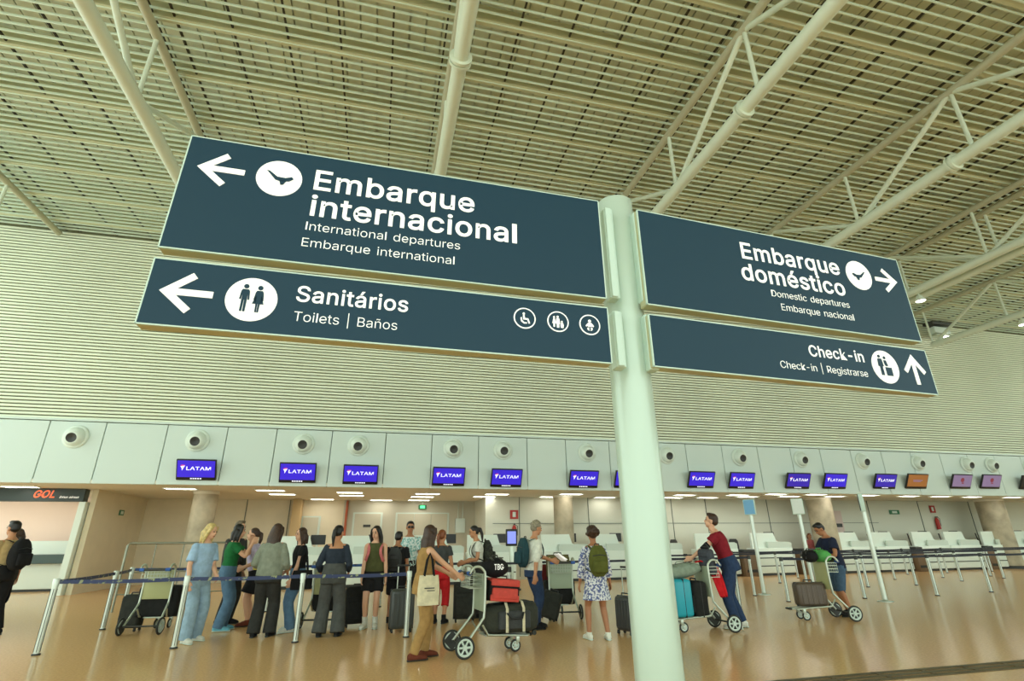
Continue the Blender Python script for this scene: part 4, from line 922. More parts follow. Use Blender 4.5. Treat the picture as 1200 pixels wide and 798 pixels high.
fb = {k: fabric('cloth_'+k, c) for k, c in dict(
    tan=(196, 168, 120), black=(34, 34, 36), ltblue=(166, 196, 226), jeanlight=(158, 186, 208), green=(36, 112, 62), jean=(96, 128, 158), jeandark=(48, 66, 98), lilac=(206, 196, 226), greytee=(142, 148, 132),
    charcoal=(56, 56, 54), navydark=(48, 56, 68), wgrey=(84, 86, 84), olive=(84, 86, 52), white=(236, 236, 224), brown=(172, 136, 84), red=(176, 36, 46), redpants=(198, 40, 44), maroon=(138, 34, 46), navy=(38, 44, 66), denim=(74, 98, 122), orange=(238, 110, 80),
    cream=(226, 216, 184), dkgrey=(70, 72, 72), olivebag=(92, 96, 44), tealbag=(44, 74, 82), brownshoe=(112, 58, 42), teal=(30, 150, 170), pink=(214, 120, 120), yellow=(196, 176, 76), brightred=(206, 30, 38), duffel=(146, 160, 144), brownhard=(92, 76, 62), bagdark=(62, 64, 56), limegreen=(98, 178, 96), blue=(70, 110, 190), sandal=(120, 190, 214)).items()}
fb['stripe'] = mat('teal_white_stripe', (222, 232, 228), .85, rgb2=(134, 182, 178), scale=26)
fb['pattern'] = mat('blue_white_print', (228, 228, 232), .8, rgb2=(88, 98, 150), scale=34)
fb['vest'] = mat('orange_white_vest', (236, 230, 220), .8, rgb2=(232, 88, 60), scale=9)
SH = dict(white=dict(m=fb['white'], sole=M['offwhite']), black=dict(m=fb['black'], sole=M['rubber']), brown=dict(m=fb['brownshoe'], sole=M['rubber']), sandal=dict(m=fb['sandal'], sole=M['offwhite'], high=-.02))

def tote(label, top, m, w_=.34, h_=.40, d_=.07, yaw=0, strap=.3, cat='bag', name='tote_bag', m2=None):
    """hangs from a point; straps go up to it"""
    t = thing(name, label, cat, (top[0], top[1], top[2]-strap-h_), yaw)
    b = MB(); rings = []
    for i in range(8):
        f = i/7; z = h_*f; e = .86+.14*math.sin(PI*(1-f)*.75); dd = d_/2*(1-.65*f)*e
        rings.append([Vector((w_/2*e*math.cos(2*PI*j/24)*(1.0 if abs(math.cos(2*PI*j/24)) > .5 else 1.0), dd*math.sin(2*PI*j/24), z)) for j in range(24)])
    b.loft(rings); b.build('bag_body', m, t, smooth=50)
    for s in (-1, 1):
        MB().tube([(-w_*.22, s*d_*.2, h_*.97), (-w_*.12, s*d_*.2, h_+strap*.7), (0, s*d_*.1, h_+strap), (w_*.12, s*d_*.2, h_+strap*.7), (w_*.22, s*d_*.2, h_*.97)], (.004, .012) and [(.004, .012)]*5, 8, up=(0, 1, 0)).build('strap', m2 or m, t, smooth=50)
    return t

P = {}
# the man walking out at the far left
P['tan'] = person('man in a tan T-shirt cut off by the left edge of the photo', -6.22, 11.6, 160, 1.80, 'm', 'mid', ('short', 'black'), lean=2, hands=[(.16, .24, .84), (.20, -.22, .92)], feet=[(.12, .10), (-.14, -.10)], top=dict(m=fb['tan'], sleeve=.55, off=.018), bottom=dict(m=fb['black'], off=.018), shoes=SH['black'])
backpack(P['tan'], 'large black backpack on the man in the tan T-shirt', fb['black'], .34, .5, .22)
P['behind'] = person('person with dark reddish hair half hidden behind the black backpack at far left', -6.84, 12.9, 150, 1.70, 'f', 'mid', ('half', 'brown'), top=dict(m=fb['black'], sleeve=.5), bottom=dict(m=fb['charcoal']), shoes=SH['black'])
# queue, left to right
P['blonde'] = person('blonde woman in light blue top and pale jeans resting a hand on the barrier', -2.68, 9.92, -38, 1.70, 'f', 'light', ('half', 'blonde'), lean=3, twist=0, head=(14, 12), build=1.14, hands=[(.28, .10, .95), (.16, -.27, .88)], feet=[(.0, .13, 6), (.12, -.12, -10)], top=dict(m=fb['ltblue'], sleeve=.8, off=.024, sloose=.02, hem=-.05, loose=1), bottom=dict(m=fb['jeanlight'], flare=.035, off=.014), shoes=SH['white'])
P['green'] = person('dark haired woman in green T-shirt and blue jeans lifting her hand to her face', -2.5, 10.95, 8, 1.72, 'f', 'light', ('half', 'black'), lean=4, build=1.08, head=(4, 2), hands=[(.30, .10, 1.46), (.34, -.10, 1.42)], feet=[(.04, .10), (.0, -.10)], elbow=((.2, .5, -1), (.2, -.4, -1)), top=dict(m=fb['green'], sleeve=.6, off=.018), bottom=dict(m=fb['jean'], flare=.03), shoes=SH['sandal'])
P['greyhair'] = person('grey haired person in dark jacket behind the woman in green', -2.62, 11.75, -30, 1.80, 'm', 'light', ('short', 'greybrown'), top=dict(m=fb['dkgrey'], sleeve=1.9, off=.02), bottom=dict(m=fb['charcoal']), shoes=SH['black'])
P['lilac'] = person('woman in pale lilac top and black skirt facing the woman in green', -2.12, 11.45, 186, 1.68, 'f', 'light', ('pony', 'brown'), lean=14, head=(0, -6), hands=[(.22, .20, 1.02), (.26, -.10, 1.02)], feet=[(.02, .10), (-.03, -.10)], top=dict(m=fb['lilac'], sleeve=.8, off=.03, loose=1, sloose=.025, hem=.05), bottom=dict(m=fb['black'], len=.40, flare=.07, name='skirt', waist=.16), shoes=SH['brown'])
P['greytee'] = person('long haired woman in grey top and black trousers seen from behind', -1.66, 10.04, 82, 1.70, 'f', 'mid', ('long', 'brown'), lean=3, build=1.12, head=(-18, 12), hands=[(.22, .22, 1.02), (.20, -.24, .95)], feet=[(.0, .12), (.05, -.12)], top=dict(m=fb['greytee'], sleeve=1.5, off=.026, loose=1, sloose=.02, hem=-.04), bottom=dict(m=fb['charcoal'], flare=.04, off=.016), shoes=SH['black'])
P['blacktee'] = person('woman in black T-shirt and blue jeans facing left with a black shoulder bag', -1.27, 10.5, 200, 1.64, 'f', 'light', ('half', 'brown'), head=(10, 0), hands=[(.16, .25, .86), (.22, -.12, .98)], feet=[(.04, .10), (-.02, -.10)], top=dict(m=fb['black'], sleeve=.5, off=.016), bottom=dict(m=fb['jean'], flare=.03), shoes=SH['white'])
P['darkback'] = person('woman in dark wide-necked top and wide grey trousers seen from behind', -.62, 9.78, 85, 1.66, 'f', 'mid', ('pony', 'black'), build=1.12, head=(-22, 4), hands=[(.16, .25, .98), (.18, -.22, .98)], feet=[(.0, .15), (.0, -.15)], top=dict(m=fb['navydark'], sleeve=1.8, off=.016, low=1, hem=.04), bottom=dict(m=fb['wgrey'], flare=.055, off=.018, waist=.2), shoes=SH['black'])
P['tank'] = person('dark haired woman in olive sleeveless top and black shorts facing the camera', .02, 10.5, -98, 1.67, 'f', 'light', ('long', 'black'), head=(-20, 10), hands=[(.08, .24, .82), (.14, -.20, .80)], feet=[(.02, .09), (.04, -.09)], top=dict(m=fb['olive'], sleeve=0, off=.018, loose=1, hem=-.04), bottom=dict(m=fb['black'], len=.36, flare=.03, name='shorts'), shoes=dict(m=fb['white'], sock=fb['white'], sockh=.28))
backpack(P['tank'], 'pink backpack worn by the woman in the olive top', fb['pink'], .30, .40, .14)
P['sung'] = person('tall man in striped shirt and sunglasses standing behind the boy in black', .72, 12.2, -95, 1.81, 'm', 'tan', ('short', 'black'), head=(6, 4), top=dict(m=fb['stripe'], sleeve=.7, off=.022, sloose=.02), bottom=dict(m=fb['charcoal']), shoes=SH['black'])
g_ = P['sung']
gt = thing('sunglasses', 'dark sunglasses on the tall man in the striped shirt', 'sunglasses', mw=rigid(g_.M @ Matrix.Scale(g_.s, 4) @ g_.HM @ Matrix.Translation((.104, 0, .014))))
for sg in (-1, 1):
    MB().rbox((0, sg*.034, 0), (.012, .056, .04), .005, 2).build('lens', M['black'], gt, smooth=30)
    MB().tube([(0, sg*.062, .01), (-.10, sg*.088, .008)], .004, 6).build('temple', M['black'], gt)
MB().tube([(.002, -.008, .01), (.002, .008, .01)], .004, 6).build('bridge', M['black'], gt)
P['boyblack'] = person('boy in black T-shirt and black shorts seen from behind with a grey backpack', .43, 11.0, 75, 1.58, 'm', 'tan', ('short', 'black'), head=(-15, 6), top=dict(m=fb['black'], sleeve=.6, off=.018, sloose=.02), bottom=dict(m=fb['black'], len=.45, flare=.02, name='shorts'), shoes=SH['black'])
backpack(P['boyblack'], 'grey and black backpack on the boy in black', fb['dkgrey'], .28, .40, .15, fb['charcoal'])
P['redp'] = person('child in dark top and red trousers behind the woman pushing the trolley', 1.24, 10.66, 70, 1.60, 'f', 'mid', ('pony', 'auburn'), head=(-20, 0), hands=[(.18, .2, .92), (.18, -.2, .92)], top=dict(m=fb['dkgrey'], sleeve=.5, off=.018), bottom=dict(m=fb['redpants'], len=.72, off=.016), shoes=dict(m=fb['black'], sole=M['rubber'], high=.08))
P['whitetee'] = person('woman in white T-shirt with dark ponytail facing left', 2.05, 11.2, 182, 1.69, 'f', 'mid', ('pony', 'black'), head=(0, 14), lean=4, hands=[(.30, .12, 1.04), (.30, -.14, 1.02)], top=dict(m=fb['white'], sleeve=.55, off=.016), bottom=dict(m=fb['charcoal']), shoes=SH['black'])
backpack(P['whitetee'], 'dark patterned backpack on the woman in the white T-shirt', mat('dark_print', (52, 56, 46), .8, rgb2=(30, 32, 28), scale=30), .32, .46, .2)
P['whiteman'] = person('grey haired man in white shirt and blue jeans with a dark teal backpack', 2.72, 9.5, 10, 1.72, 'm', 'mid', ('wavy', 'grey'), lean=3, head=(0, 10), hands=[(.42, .10, 1.08), (-.10, -.27, .82)], feet=[(.10, .10, 6), (-.05, -.10, -4)], elbow=((-.3, .6, -.8), None), top=dict(m=fb['white'], sleeve=1.15, off=.026, loose=1, sloose=.02, hem=-.08), bottom=dict(m=fb['jeandark'], off=.018), shoes=SH['black'])
backpack(P['whiteman'], 'dark teal backpack on the man in the white shirt', fb['tealbag'], .32, .48, .17)
pp = thing('papers', 'loose white papers in the hand of the man in the white shirt', 'papers', (3.22, 9.60, 1.04), .3)
for k, (a, z) in enumerate(((0, 0), (.25, .006), (-.3, .012))): MB().box((.04+.02*k, .0, z+.06), (.20, .15, .002), Matrix.Rotation(R(35), 3, 'Y') @ Matrix.Rotation(a, 3, 'Z')).build('sheet', M['signwhite'], pp)
P['dress'] = person('curly haired woman in blue and white patterned dress seen from behind', 3.36, 8.24, 86, 1.58, 'f', 'tan', ('curly', 'brown'), hands=[(.06, .27, .84), (.08, -.28, .86)], feet=[(.04, .15), (-.04, -.15)], top=dict(m=fb['pattern'], sleeve=1.7, off=.024, sloose=.028, loose=1, name='dress', skirt=(.60, .235, .06)), shoes=SH['white'])
backpack(P['dress'], 'olive green backpack on the woman in the patterned dress', fb['olivebag'], .31, .44, .17)
P['red'] = person('man in dark red T-shirt, jeans and white trainers leaning on his trolley', 5.98, 8.56, 148, 1.84, 'm', 'light', ('short', 'brown'), lean=17, twist=0, head=(-4, -12), hands=[(.62, .22, 1.00), (.62, -.20, .99)], feet=[(.02, .12, 4), (-.08, -.12, -6)], top=dict(m=fb['maroon'], sleeve=.5, off=.022, sloose=.02, hem=-.08), bottom=dict(m=fb['jeandark'], off=.024), shoes=SH['white'])
q = P['red']
eb = thing('elbow_brace', 'black elbow brace on the arm of the man in the red T-shirt', 'brace', mw=rigid(q.M @ Matrix.Translation(q.arm[0][1]*q.s)))
S_, E_, W_ = [q.M.to_3x3() @ ((p-q.arm[0][1])*q.s) for p in q.arm[0]]
b = MB(); b.T = rigid(q.M).to_3x3().to_4x4().inverted(); b.tube([S_*.32, S_*.12, W_*.02, W_*.22], [.056, .054, .054, .048], 14); b.build('sleeve_band', fb['black'], eb, remesh=.010)
b = MB(); b.T = rigid(q.M).to_3x3().to_4x4().inverted(); b.tube([S_*.22, S_*.17], [.058, .058], 14); b.build('strap', M['dark'], eb, smooth=40)
P['boy'] = person('dark haired boy in navy T-shirt and denim shorts bent over his trolley', 8.82, 9.2, 168, 1.70, 'm', 'tan', ('short', 'black'), lean=10, head=(0, 34), hands=[(.34, .12, 1.06), (.36, -.06, 1.06)], feet=[(-.02, .12), (-.12, -.12)], elbow=((-.5, .8, -.4), (-.5, -.8, -.4)), top=dict(m=fb['navy'], sleeve=.62, off=.026, sloose=.028, loose=1, hem=-.08), bottom=dict(m=fb['denim'], len=.52, flare=.035, name='shorts'), shoes=SH['black'])
P['staff'] = person('counter clerk in orange and white top half hidden behind a slim white post', 17.0, 20.95, -100, 1.62, 'f', 'mid', ('pony', 'black'), top=dict(m=fb['vest'], sleeve=.6, off=.02), bottom=dict(m=fb['navy']), shoes=SH['black'])
P['staff2'] = person('counter clerk in pink top whose head shows beside the boy in navy', 19.0, 21.0, -95, 1.60, 'f', 'mid', ('pony', 'auburn'), top=dict(m=fb['pink'], sleeve=.6, off=.02), bottom=dict(m=fb['navy']), shoes=SH['black'])
# the woman pushing the trolley in front
P['brown'] = person('long haired woman in brown jumpsuit pushing a loaded luggage trolley', .66, 7.62, 14, 1.60, 'f', 'light', ('long', 'brown'), lean=5, head=(8, 0), hands=[(.46, .16, 1.06), (.50, -.14, 1.05)], feet=[(.10, .09, 4), (-.12, -.08, 0)], top=dict(m=fb['brown'], sleeve=0, off=.016, hem=.0, name='jumpsuit_top'), bottom=dict(m=fb['brown'], off=.014, waist=.16), shoes=SH['brown'])
q = P['brown']
tote('cream tote bag with small dark print hanging from the shoulder of the brown jumpsuit woman', q.world((.0, -.245, 1.36)), fb['cream'], .29, .35, .09, R(8), .26, m2=fb['black'])
tb = bpy.data.objects['tote_bag']; MB().box((0, -.047, .20), (.13, .004, .012)).box((.02, -.047, .17), (.10, .004, .010)).build('print', M['dark'], tb)
tote('black shoulder bag at the hip of the woman in the black T-shirt', P['blacktee'].world((-.02, .27, 1.34)), fb['black'], .36, .30, .14, R(20), .30, name='shoulder_bag')
tote('mustard yellow bag held between the lilac top and the grey top', (-1.95, 10.75, 1.38), fb['yellow'], .22, .26, .12, .3, .16, name='handbag')

# ================================================================ LUGGAGE AND TROLLEYS
def luggage_cart(label, x, y, head, panel=None, basket=True, group='luggage trolleys'):
    """local +X is the way it rolls, the pusher stands at -X"""
    t = thing('luggage_trolley', label, 'luggage trolley', (x, y, 0), R(head), group)
    for s in (-1, 1):
        pts = [(-.34, s*.27, .13), (-.22, s*.25, .27), (-.09, s*.235, .42), (-.06, s*.235, .50), (-.05, s*.235, .93), (-.075, s*.235, 1.02), (-.14, s*.235, 1.065), (-.22, s*.235, 1.05), (-.27, s*.235, .98)]
        p2, r2 = smooth_path(pts, [.017]*len(pts), 3)
        MB().tube(p2, .017, 10).build('side_tube', M['chrome'], t, smooth=60)
        MB().tube([(-.08, s*.235, .36), (.0, s*.22, .24), (.45, s*.13, .20), (.66, s*.07, .19)], .014, 8).build('platform_rail', M['chrome'], t, smooth=50)
    MB().tube([(-.27, -.25, .985), (-.27, .25, .985)], .021, 12).build('handlebar', M['dark'], t, smooth=40)
    for s in (-1, 1): MB().tube([(-.27, s*.17, .985), (-.27, s*.245, .985)], .027, 12).build('grip', fb['blue'], t, smooth=40)
    pm = panel or M['trolley']
    MB().rbox((-.05, 0, .74), (.022, .44, .46), .008, 2).build('back_panel', pm, t, smooth=30)
    MB().rbox((.30, 0, .205), (.62, .30, .02), .006, 1, Matrix.Rotation(R(3), 3, 'Y')).build('platform', M['chrome'], t, smooth=30)
    MB().tube([(.66, -.09, .19), (.70, -.05, .19), (.70, .05, .19), (.66, .09, .19)], .016, 8).build('nose_bumper', M['rubber'], t, smooth=50)
    MB().tube([(-.34, -.29, .13), (-.34, .29, .13)], .014, 8).build('axle', M['dark'], t)
    if basket:
        b = MB(); x0, x1, yy, z0, z1 = -.26, -.08, .20, .80, .96
        for z in (z0, z0+.055, z0+.11, z1):
            b.tube([(x0, -yy, z), (x1, -yy, z), (x1, yy, z), (x0, yy, z), (x0, -yy, z)], .005, 6)
        for k in range(9):
            f = -yy+2*yy*k/8; b.tube([(x0, f, z1), (x0, f, z0), (x1, f, z0), (x1, f, z1)], .004, 6)
        b.build('basket', M['chrome'], t, smooth=60)
    for s in (-1, 1):
        w_ = MB(); w_.torus((-.34, s*.305, .13), .093, .016); w_.tube([(-.34, s*.285, .13), (-.34, s*.325, .13)], .03, 14)
        for k in range(6):
            a = 2*PI*k/6; w_.tube([(-.34+.02*math.cos(a), s*.305, .13+.02*math.sin(a)), (-.34+.09*math.cos(a), s*.305, .13+.09*math.sin(a))], (.013), 6)
        wo = w_.build('wheel', M['offwhite'], t, smooth=50)
        MB().torus((-.34, s*.305, .13), .115, .0165).build('tyre', M['rubber'], wo, smooth=60)
        MB().box((-.34, s*.283, .13), (.17, .004, .17), Matrix.Rotation(PI/4, 3, 'Y')).build('wheel_disc', M['dark'], wo)
    for s in (-1, 1):
        f_ = MB().rbox((.46, s*.11, .155), (.05, .06, .08), .01, 2).build('fork', M['chrome'], t, smooth=30)
        w_ = MB(); w_.torus((.43, s*.11, .078), .048, .012, n=18); w_.tube([(.43, s*.11-.02, .078), (.43, s*.11+.02, .078)], .02, 12)
        for k in range(5):
            a = 2*PI*k/5; w_.tube([(.43, s*.11, .078), (.43+.046*math.cos(a), s*.11, .078+.046*math.sin(a))], .009, 6)
        wo = w_.build('front_wheel', M['offwhite'], f_, smooth=50)
        MB().torus((.43, s*.11, .078), .063, .0145, n=20).build('front_tyre', M['rubber'], f_, smooth=60)
    return t
def on_cart(c, v, rz=0, pitch=0, roll=0):
    return Matrix.Translation(c.location) @ Matrix.Rotation(c.rotation_euler.z, 4, 'Z') @ Matrix.Translation(v) @ Matrix.Rotation(R(rz), 4, 'Z') @ Matrix.Rotation(R(pitch), 4, 'Y') @ Matrix.Rotation(R(roll), 4, 'X')
def suitcase(label, mw, d, m, hard=True, ext=0, wheels=True, m2=None, name='suitcase', flat=False, group=None):
    """d = (thickness, width, height); front face +X; stands on its base"""
    t = thing(name, label, 'suitcase', mw=mw, group=group); a, w_, h_ = d; g0 = .05 if wheels else 0
    MB().rbox((0, 0, g0+h_/2), (a, w_, h_), min(.06, a*.3), 4).build('shell', m, t, smooth=40)
    r = MB()
    if hard:
        for s in (-1, 1):
            r = MB(); r.rbox((s*a/2, 0, g0+h_/2), (.006, w_*.78, h_*.78), .002, 1)
            for k in range(5): r.rbox((s*a/2, -w_*.34+w_*.68*k/4, g0+h_/2), (.018, w_*.075, h_*.78), .006, 1)
            r.build('ribs', m, t, smooth=40)
    else:
        r.rbox((a/2, 0, g0+h_*.36), (.05, w_*.82, h_*.5), .022, 3); r.build('front_pocket', m2 or m, t, smooth=40)
        MB().rbox((a/2-.005, 0, g0+h_*.80), (.04, w_*.8, h_*.2), .018, 3).build('top_pocket', m2 or m, t, smooth=40)
    z = MB(); z.rbox((0, 0, g0+h_/2), (.012, w_+.006, h_+.006), .05 if a > .14 else .03, 3); z.build('zipper', M['black'], t, smooth=40)
    MB().tube([(0, -.08, g0+h_-.005), (0, -.075, g0+h_+.035), (0, .075, g0+h_+.035), (0, .08, g0+h_-.005)], (.011), 8).build('carry_handle', M['black'], t, smooth=50)
    if ext:
        for s in (-1, 1): MB().tube([(-a*.25, s*.09, g0+h_-.01), (-a*.25, s*.09, g0+h_+ext)], .009, 8).build('pull_rod', M['chrome'], t)
        MB().rbox((-a*.25, 0, g0+h_+ext), (.03, .22, .03), .01, 2).build('pull_grip', M['black'], t, smooth=40)
    if wheels:
        for sx in (-1, 1):
            for sy in (-1, 1):
                b = MB(); b.tube([(sx*a*.34, sy*w_*.38-.012, .025), (sx*a*.34, sy*w_*.38+.012, .025)], .025, 12); b.box((sx*a*.34, sy*w_*.38, .045), (.03, .03, .03)); b.build('wheel', M['rubber'], t, smooth=40)
    return t
def duffel(label, mw, L, r, m, m2=None, name='duffel_bag', squash=.8):
    """axis along local Y, resting on z=0"""
    t = thing(name, label, 'bag', mw=mw); b = MB(); rings = []
    for i in range(13):
        f = i/12; e = math.sin(PI*min(.97, max(.03, f)))**.28; yy = -L/2+L*f
        rings.append([Vector((r*e*math.cos(2*PI*j/28)*(1+.02*math.sin(5*f+j)), yy, r*squash+r*squash*e*math.sin(2*PI*j/28)*(1+.02*math.cos(9*f+j)))) for j in range(28)])
    b.loft(rings); b.build('body', m, t, smooth=60)
    for s in (-1, 1):
        MB().tube([(r*.92, s*L*.2, r*squash*.6), (r*.75, s*L*.2, r*squash*1.75), (0, s*L*.2, r*squash*2.03), (-r*.75, s*L*.2, r*squash*1.75)], [(.006, .022)]*4, 8, up=(1, 0, 1)).build('strap', m2 or M['black'], t, smooth=60)
    MB().tube([(0, -L*.36, r*squash*2.0), (0, L*.36, r*squash*2.0)], .007, 6).build('zipper', M['black'], t)
    MB().tube([(r*.2, -L*.14, r*squash*1.97), (r*.1, -L*.1, r*squash*2.25), (r*.1, L*.1, r*squash*2.25), (r*.2, L*.14, r*squash*1.97)], .010, 8).build('handle', m2 or M['black'], t, smooth=60)
    return t
T4 = Matrix.Translation; RZ = lambda a: Matrix.Rotation(R(a), 4, 'Z'); RX = lambda a: Matrix.Rotation(R(a), 4, 'X'); RY = lambda a: Matrix.Rotation(R(a), 4, 'Y')
blk = fabric('black_nylon', (40, 41, 40)); blk2 = fabric('worn_black_nylon', (52, 54, 50))
# trolley at the left with its plain panel to the camera
c = luggage_cart('luggage trolley with olive panel standing left of the blonde woman', -3.62, 11.2, 84)
suitcase('large black suitcase on the trolley left of the blonde woman', on_cart(c, (.14, 0, .215), 0, 0), (.26, .66, .50), blk, hard=False, wheels=False)
suitcase('black suitcase standing on the floor left of the olive panel trolley', T4((-4.02, 11.42, 0)) @ RZ(80), (.22, .36, .52), blk2, hard=False)
# trolley behind the woman in grey trousers
c = luggage_cart('luggage trolley mostly hidden behind the woman in wide grey trousers', -.80, 11.08, 80)
suitcase('black suitcase on the trolley behind the woman in grey trousers', on_cart(c, (.16, 0, .215)), (.26, .55, .5), blk, hard=False, wheels=False)
suitcase('black suitcase standing just right of the woman in grey trousers', T4((-.24, 10.75, 0)) @ RZ(-80), (.25, .40, .60), blk, hard=False)
suitcase('dark grey hard suitcase in front of the boy in black', T4((.52, 9.9, 0)) @ RZ(-86), (.24, .40, .60), mat('dark_hard_shell', (62, 66, 64), .35), ext=.36)
suitcase('black suitcase standing behind the trolley of the jumpsuit woman', T4((1.72, 10.74, 0)) @ RZ(-96), (.26, .42, .62), blk2, hard=False, ext=.1)
# the loaded trolley in front
c = luggage_cart('loaded luggage trolley pushed by the woman in the brown jumpsuit', 1.50, 7.78, 8, M['trolley2'])
t = thing('duffel_bag', 'big dark grey wheeled duffel bag at the bottom of the front trolley', 'bag', mw=on_cart(c, (.36, 0, .225)))
b = MB(); rings = []
for k in range(9):
    f = k/8; e = (1-.10*(2*f-1)**4); hh = .37*(1-.05*math.cos(f*PI)); x_ = -.36+.74*f
    rings.append([Vector((x_, .21*e*sc*abs(math.cos(2*PI*j/28))**.55*(1 if math.cos(2*PI*j/28) > 0 else -1), hh/2+hh/2*sc*abs(math.sin(2*PI*j/28))**.55*(1 if math.sin(2*PI*j/28) > 0 else -1))) for sc in ((.86 if k in (0, 8) else 1),) for j in range(28)])
b.loft(rings); b.build('body', fb['bagdark'], t, smooth=50)
MB().rbox((.02, -.215, .17), (.46, .06, .22), .025, 3).build('side_pocket', fb['dkgrey'], t, smooth=40)
for xx in (-.10, .14): MB().tube([(xx, -.25, .03), (xx, -.252, .20), (xx+.01, -.23, .31), (xx+.01, -.16, .385), (xx+.01, .0, .40)], [(.006, .020)]*5, 8, up=(0, -1, 0)).build('strap', fb['cream'], t, smooth=60)
MB().tube([(-.33, -.12, .372), (0, -.12, .392), (.34, -.12, .372)], .008, 6).build('zipper', M['black'], t)
MB().tube([(-.10, -.252, .26), (-.06, -.30, .20), (.10, -.30, .20), (.14, -.252, .26)], .013, 8).build('handle', M['black'], t, smooth=60)
for yy in (-.15, .15): MB().tube([(.33, yy-.02, -.005), (.33, yy+.02, -.005)], .03, 12).build('wheel', M['rubber'], t, smooth=40)
MB().rbox((.385, 0, .2), (.05, .28, .22), .02, 3).build('end_pocket', fb['dkgrey'], t, smooth=40)
t = suitcase('red and black suitcase lying on top of the big duffel bag', on_cart(c, (.24, -.02, .615), -90, 0, -5), (.36, .46, .28), fb['black'], hard=False, wheels=False, m2=mat('coral_red_nylon', (214, 74, 62), .7, noise=.15, scale=14))
b = MB(); b.rbox((.182, 0, .235), (.03, .42, .08), .012, 2); b.rbox((.182, 0, .045), (.03, .42, .08), .012, 2); b.rbox((0, 0, .258), (.34, .43, .05), .02, 2); b.build('coral_band', bpy.data.materials['coral_red_nylon'], t, smooth=40, label='coral red band')
t = duffel('black bag with white letters on top of the red suitcase', on_cart(c, (.17, -.02, .91), 90), .34, .15, fb['black'], squash=.85)
def letters_on(t, key, w_, h_, T): 
    def mk(): m = MB(); m.T = T; return m
    letters(mk, key, -w_/2, w_/2, 0, h_, 0, M['signwhite'], t, label='white letters')
letters_on(t, 'tag', .15, .07, RZ(-90) @ T4((0, -.171, .14)) if False else T4((-.172, .0, .11)) @ RZ(-90))
# trolley of the man in the white shirt
c = luggage_cart('luggage trolley with pale green panel right of the man in the white shirt', 3.62, 10.72, 84, M['trolley2'])
suitcase('black suitcase low on the trolley right of the man in the white shirt', on_cart(c, (.15, 0, .215)), (.27, .62, .44), blk, hard=False, wheels=False)
suitcase('olive brown boxy bag on top of the trolley with the pale green panel', on_cart(c, (.16, 0, .68)) , (.24, .46, .44), fabric('olive_brown_cloth', (104, 98, 62)), hard=False, wheels=False, name='travel_bag')
suitcase('dark red bag at the side of the trolley by the man in the white shirt', on_cart(c, (.38, .22, .215), 10), (.18, .30, .72), fabric('wine_cloth', (112, 44, 40)), hard=False, wheels=False, name='travel_bag')
suitcase('black wheeled suitcase between the man in the white shirt and his trolley', T4((3.22, 10.35, 0)) @ RZ(60) @ RX(16), (.22, .34, .46), blk2, hard=False)
suitcase('dark suitcase beside the woman in the patterned dress, half hidden by the sign pole', T4((3.98, 8.55, 0)) @ RZ(-160), (.20, .36, .50), mat('dark_shell', (58, 60, 60), .4), ext=.42)
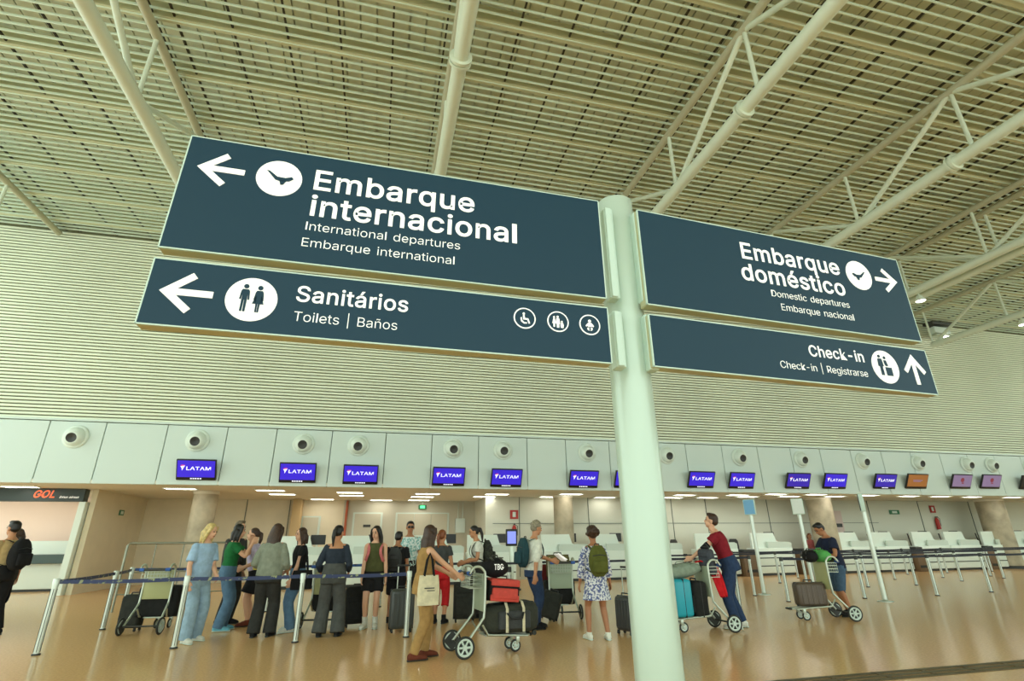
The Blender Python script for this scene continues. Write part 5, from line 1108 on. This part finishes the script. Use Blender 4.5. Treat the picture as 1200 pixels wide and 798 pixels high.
# trolley of the man in red
c = luggage_cart('loaded luggage trolley in front of the man in the red T-shirt', 5.33, 8.50, 176, M['trolley2'])
suitcase('bright teal hard suitcase on the trolley of the man in red', on_cart(c, (.44, .02, .225), 6), (.32, .44, .56), mat('teal_shell', (30, 158, 178), .35), wheels=False)
suitcase('black suitcase beside the teal one on the trolley of the man in red', on_cart(c, (.13, .02, .225), 4), (.25, .42, .52), blk, hard=False, wheels=False)
duffel('grey green duffel bag lying over the teal and black suitcases', on_cart(c, (.30, .04, .79), -92, 0, 0) @ RX(-8), .60, .17, fb['duffel'], fb['duffel'], squash=.66)
t = suitcase('dark grey upright bag at the top of the trolley of the man in red', on_cart(c, (-.16, .06, .83), 20, 4), (.15, .26, .40), fabric('slate_cloth', (74, 78, 86)), hard=False, wheels=False, name='daypack')
def cloth(label, pts, wd, m, name='jacket', cat='jacket', up=(0, 1, 0)):
    t = thing(name, label, cat, pts[0]); b = MB(); o = Vector(pts[0]); n = len(pts); vs, fs = [], []
    W_ = 10
    for i, p in enumerate(pts):
        for j in range(W_):
            f = j/(W_-1)-.5; vs.append(Vector(p)-o+Vector(up)*(f*wd[i])+Vector((.022*math.sin(j*1.9+i*.8), .012*math.cos(j*1.3+i), .012*math.sin(j*2.3+i*1.7))))
    for i in range(n-1):
        for j in range(W_-1): fs.append((i*W_+j, i*W_+j+1, (i+1)*W_+j+1, (i+1)*W_+j))
    b.add(vs, fs); ob = b.build('cloth', m, t, smooth=180)
    md = ob.modifiers.new('thick', 'SOLIDIFY'); md.thickness = .022; md.offset = 0
    sb = ob.modifiers.new('sub', 'SUBSURF'); sb.levels = 1; sb.render_levels = 1
    return t
hb = Vector((5.50, 8.44, 1.0))
t = cloth('bright red garment draped over the handle of the trolley of the man in red', [hb+Vector((-.16, .05, .02)), hb+Vector((-.05, .02, .06)), hb+Vector((.03, -.01, .02)), hb+Vector((.08, -.03, -.12)), hb+Vector((.12, -.05, -.3)), hb+Vector((.17, -.07, -.52))], [.26, .30, .30, .26, .22, .16], fb['brightred'], 'jacket', 'garment', up=Vector((.92, .3, 0)))
# trolley of the boy
c = luggage_cart('luggage trolley with the dark brown suitcase beside the boy in navy', 8.12, 8.93, 166)
suitcase('dark brown hard suitcase lying on the trolley of the boy in navy', on_cart(c, (.24, 0, .225), 90), (.24, .54, .40), mat('brown_hard_shell', (88, 74, 62), .35), wheels=False)
duffel('green soft pillow held on top of the trolley of the boy in navy', on_cart(c, (-.10, .02, .96), 15), .38, .13, fb['limegreen'], fb['limegreen'], name='travel_pillow', squash=.85)
duffel('black small bag on the trolley left of the green pillow', on_cart(c, (.10, .0, .96), 0), .32, .12, fb['black'], squash=.9)
# hand-held black jacket of the man at the far left
p = P['tan'].world((.14, -.20, .95))
cloth('black jacket hanging from the arm of the man at the far left', [p+Vector((.02, .0, .05)), p+Vector((0, -.02, -.1)), p+Vector((.03, -.02, -.3)), p+Vector((.05, -.02, -.52))], [.26, .30, .30, .22], fb['black'], up=Vector((.8, .4, 0)))
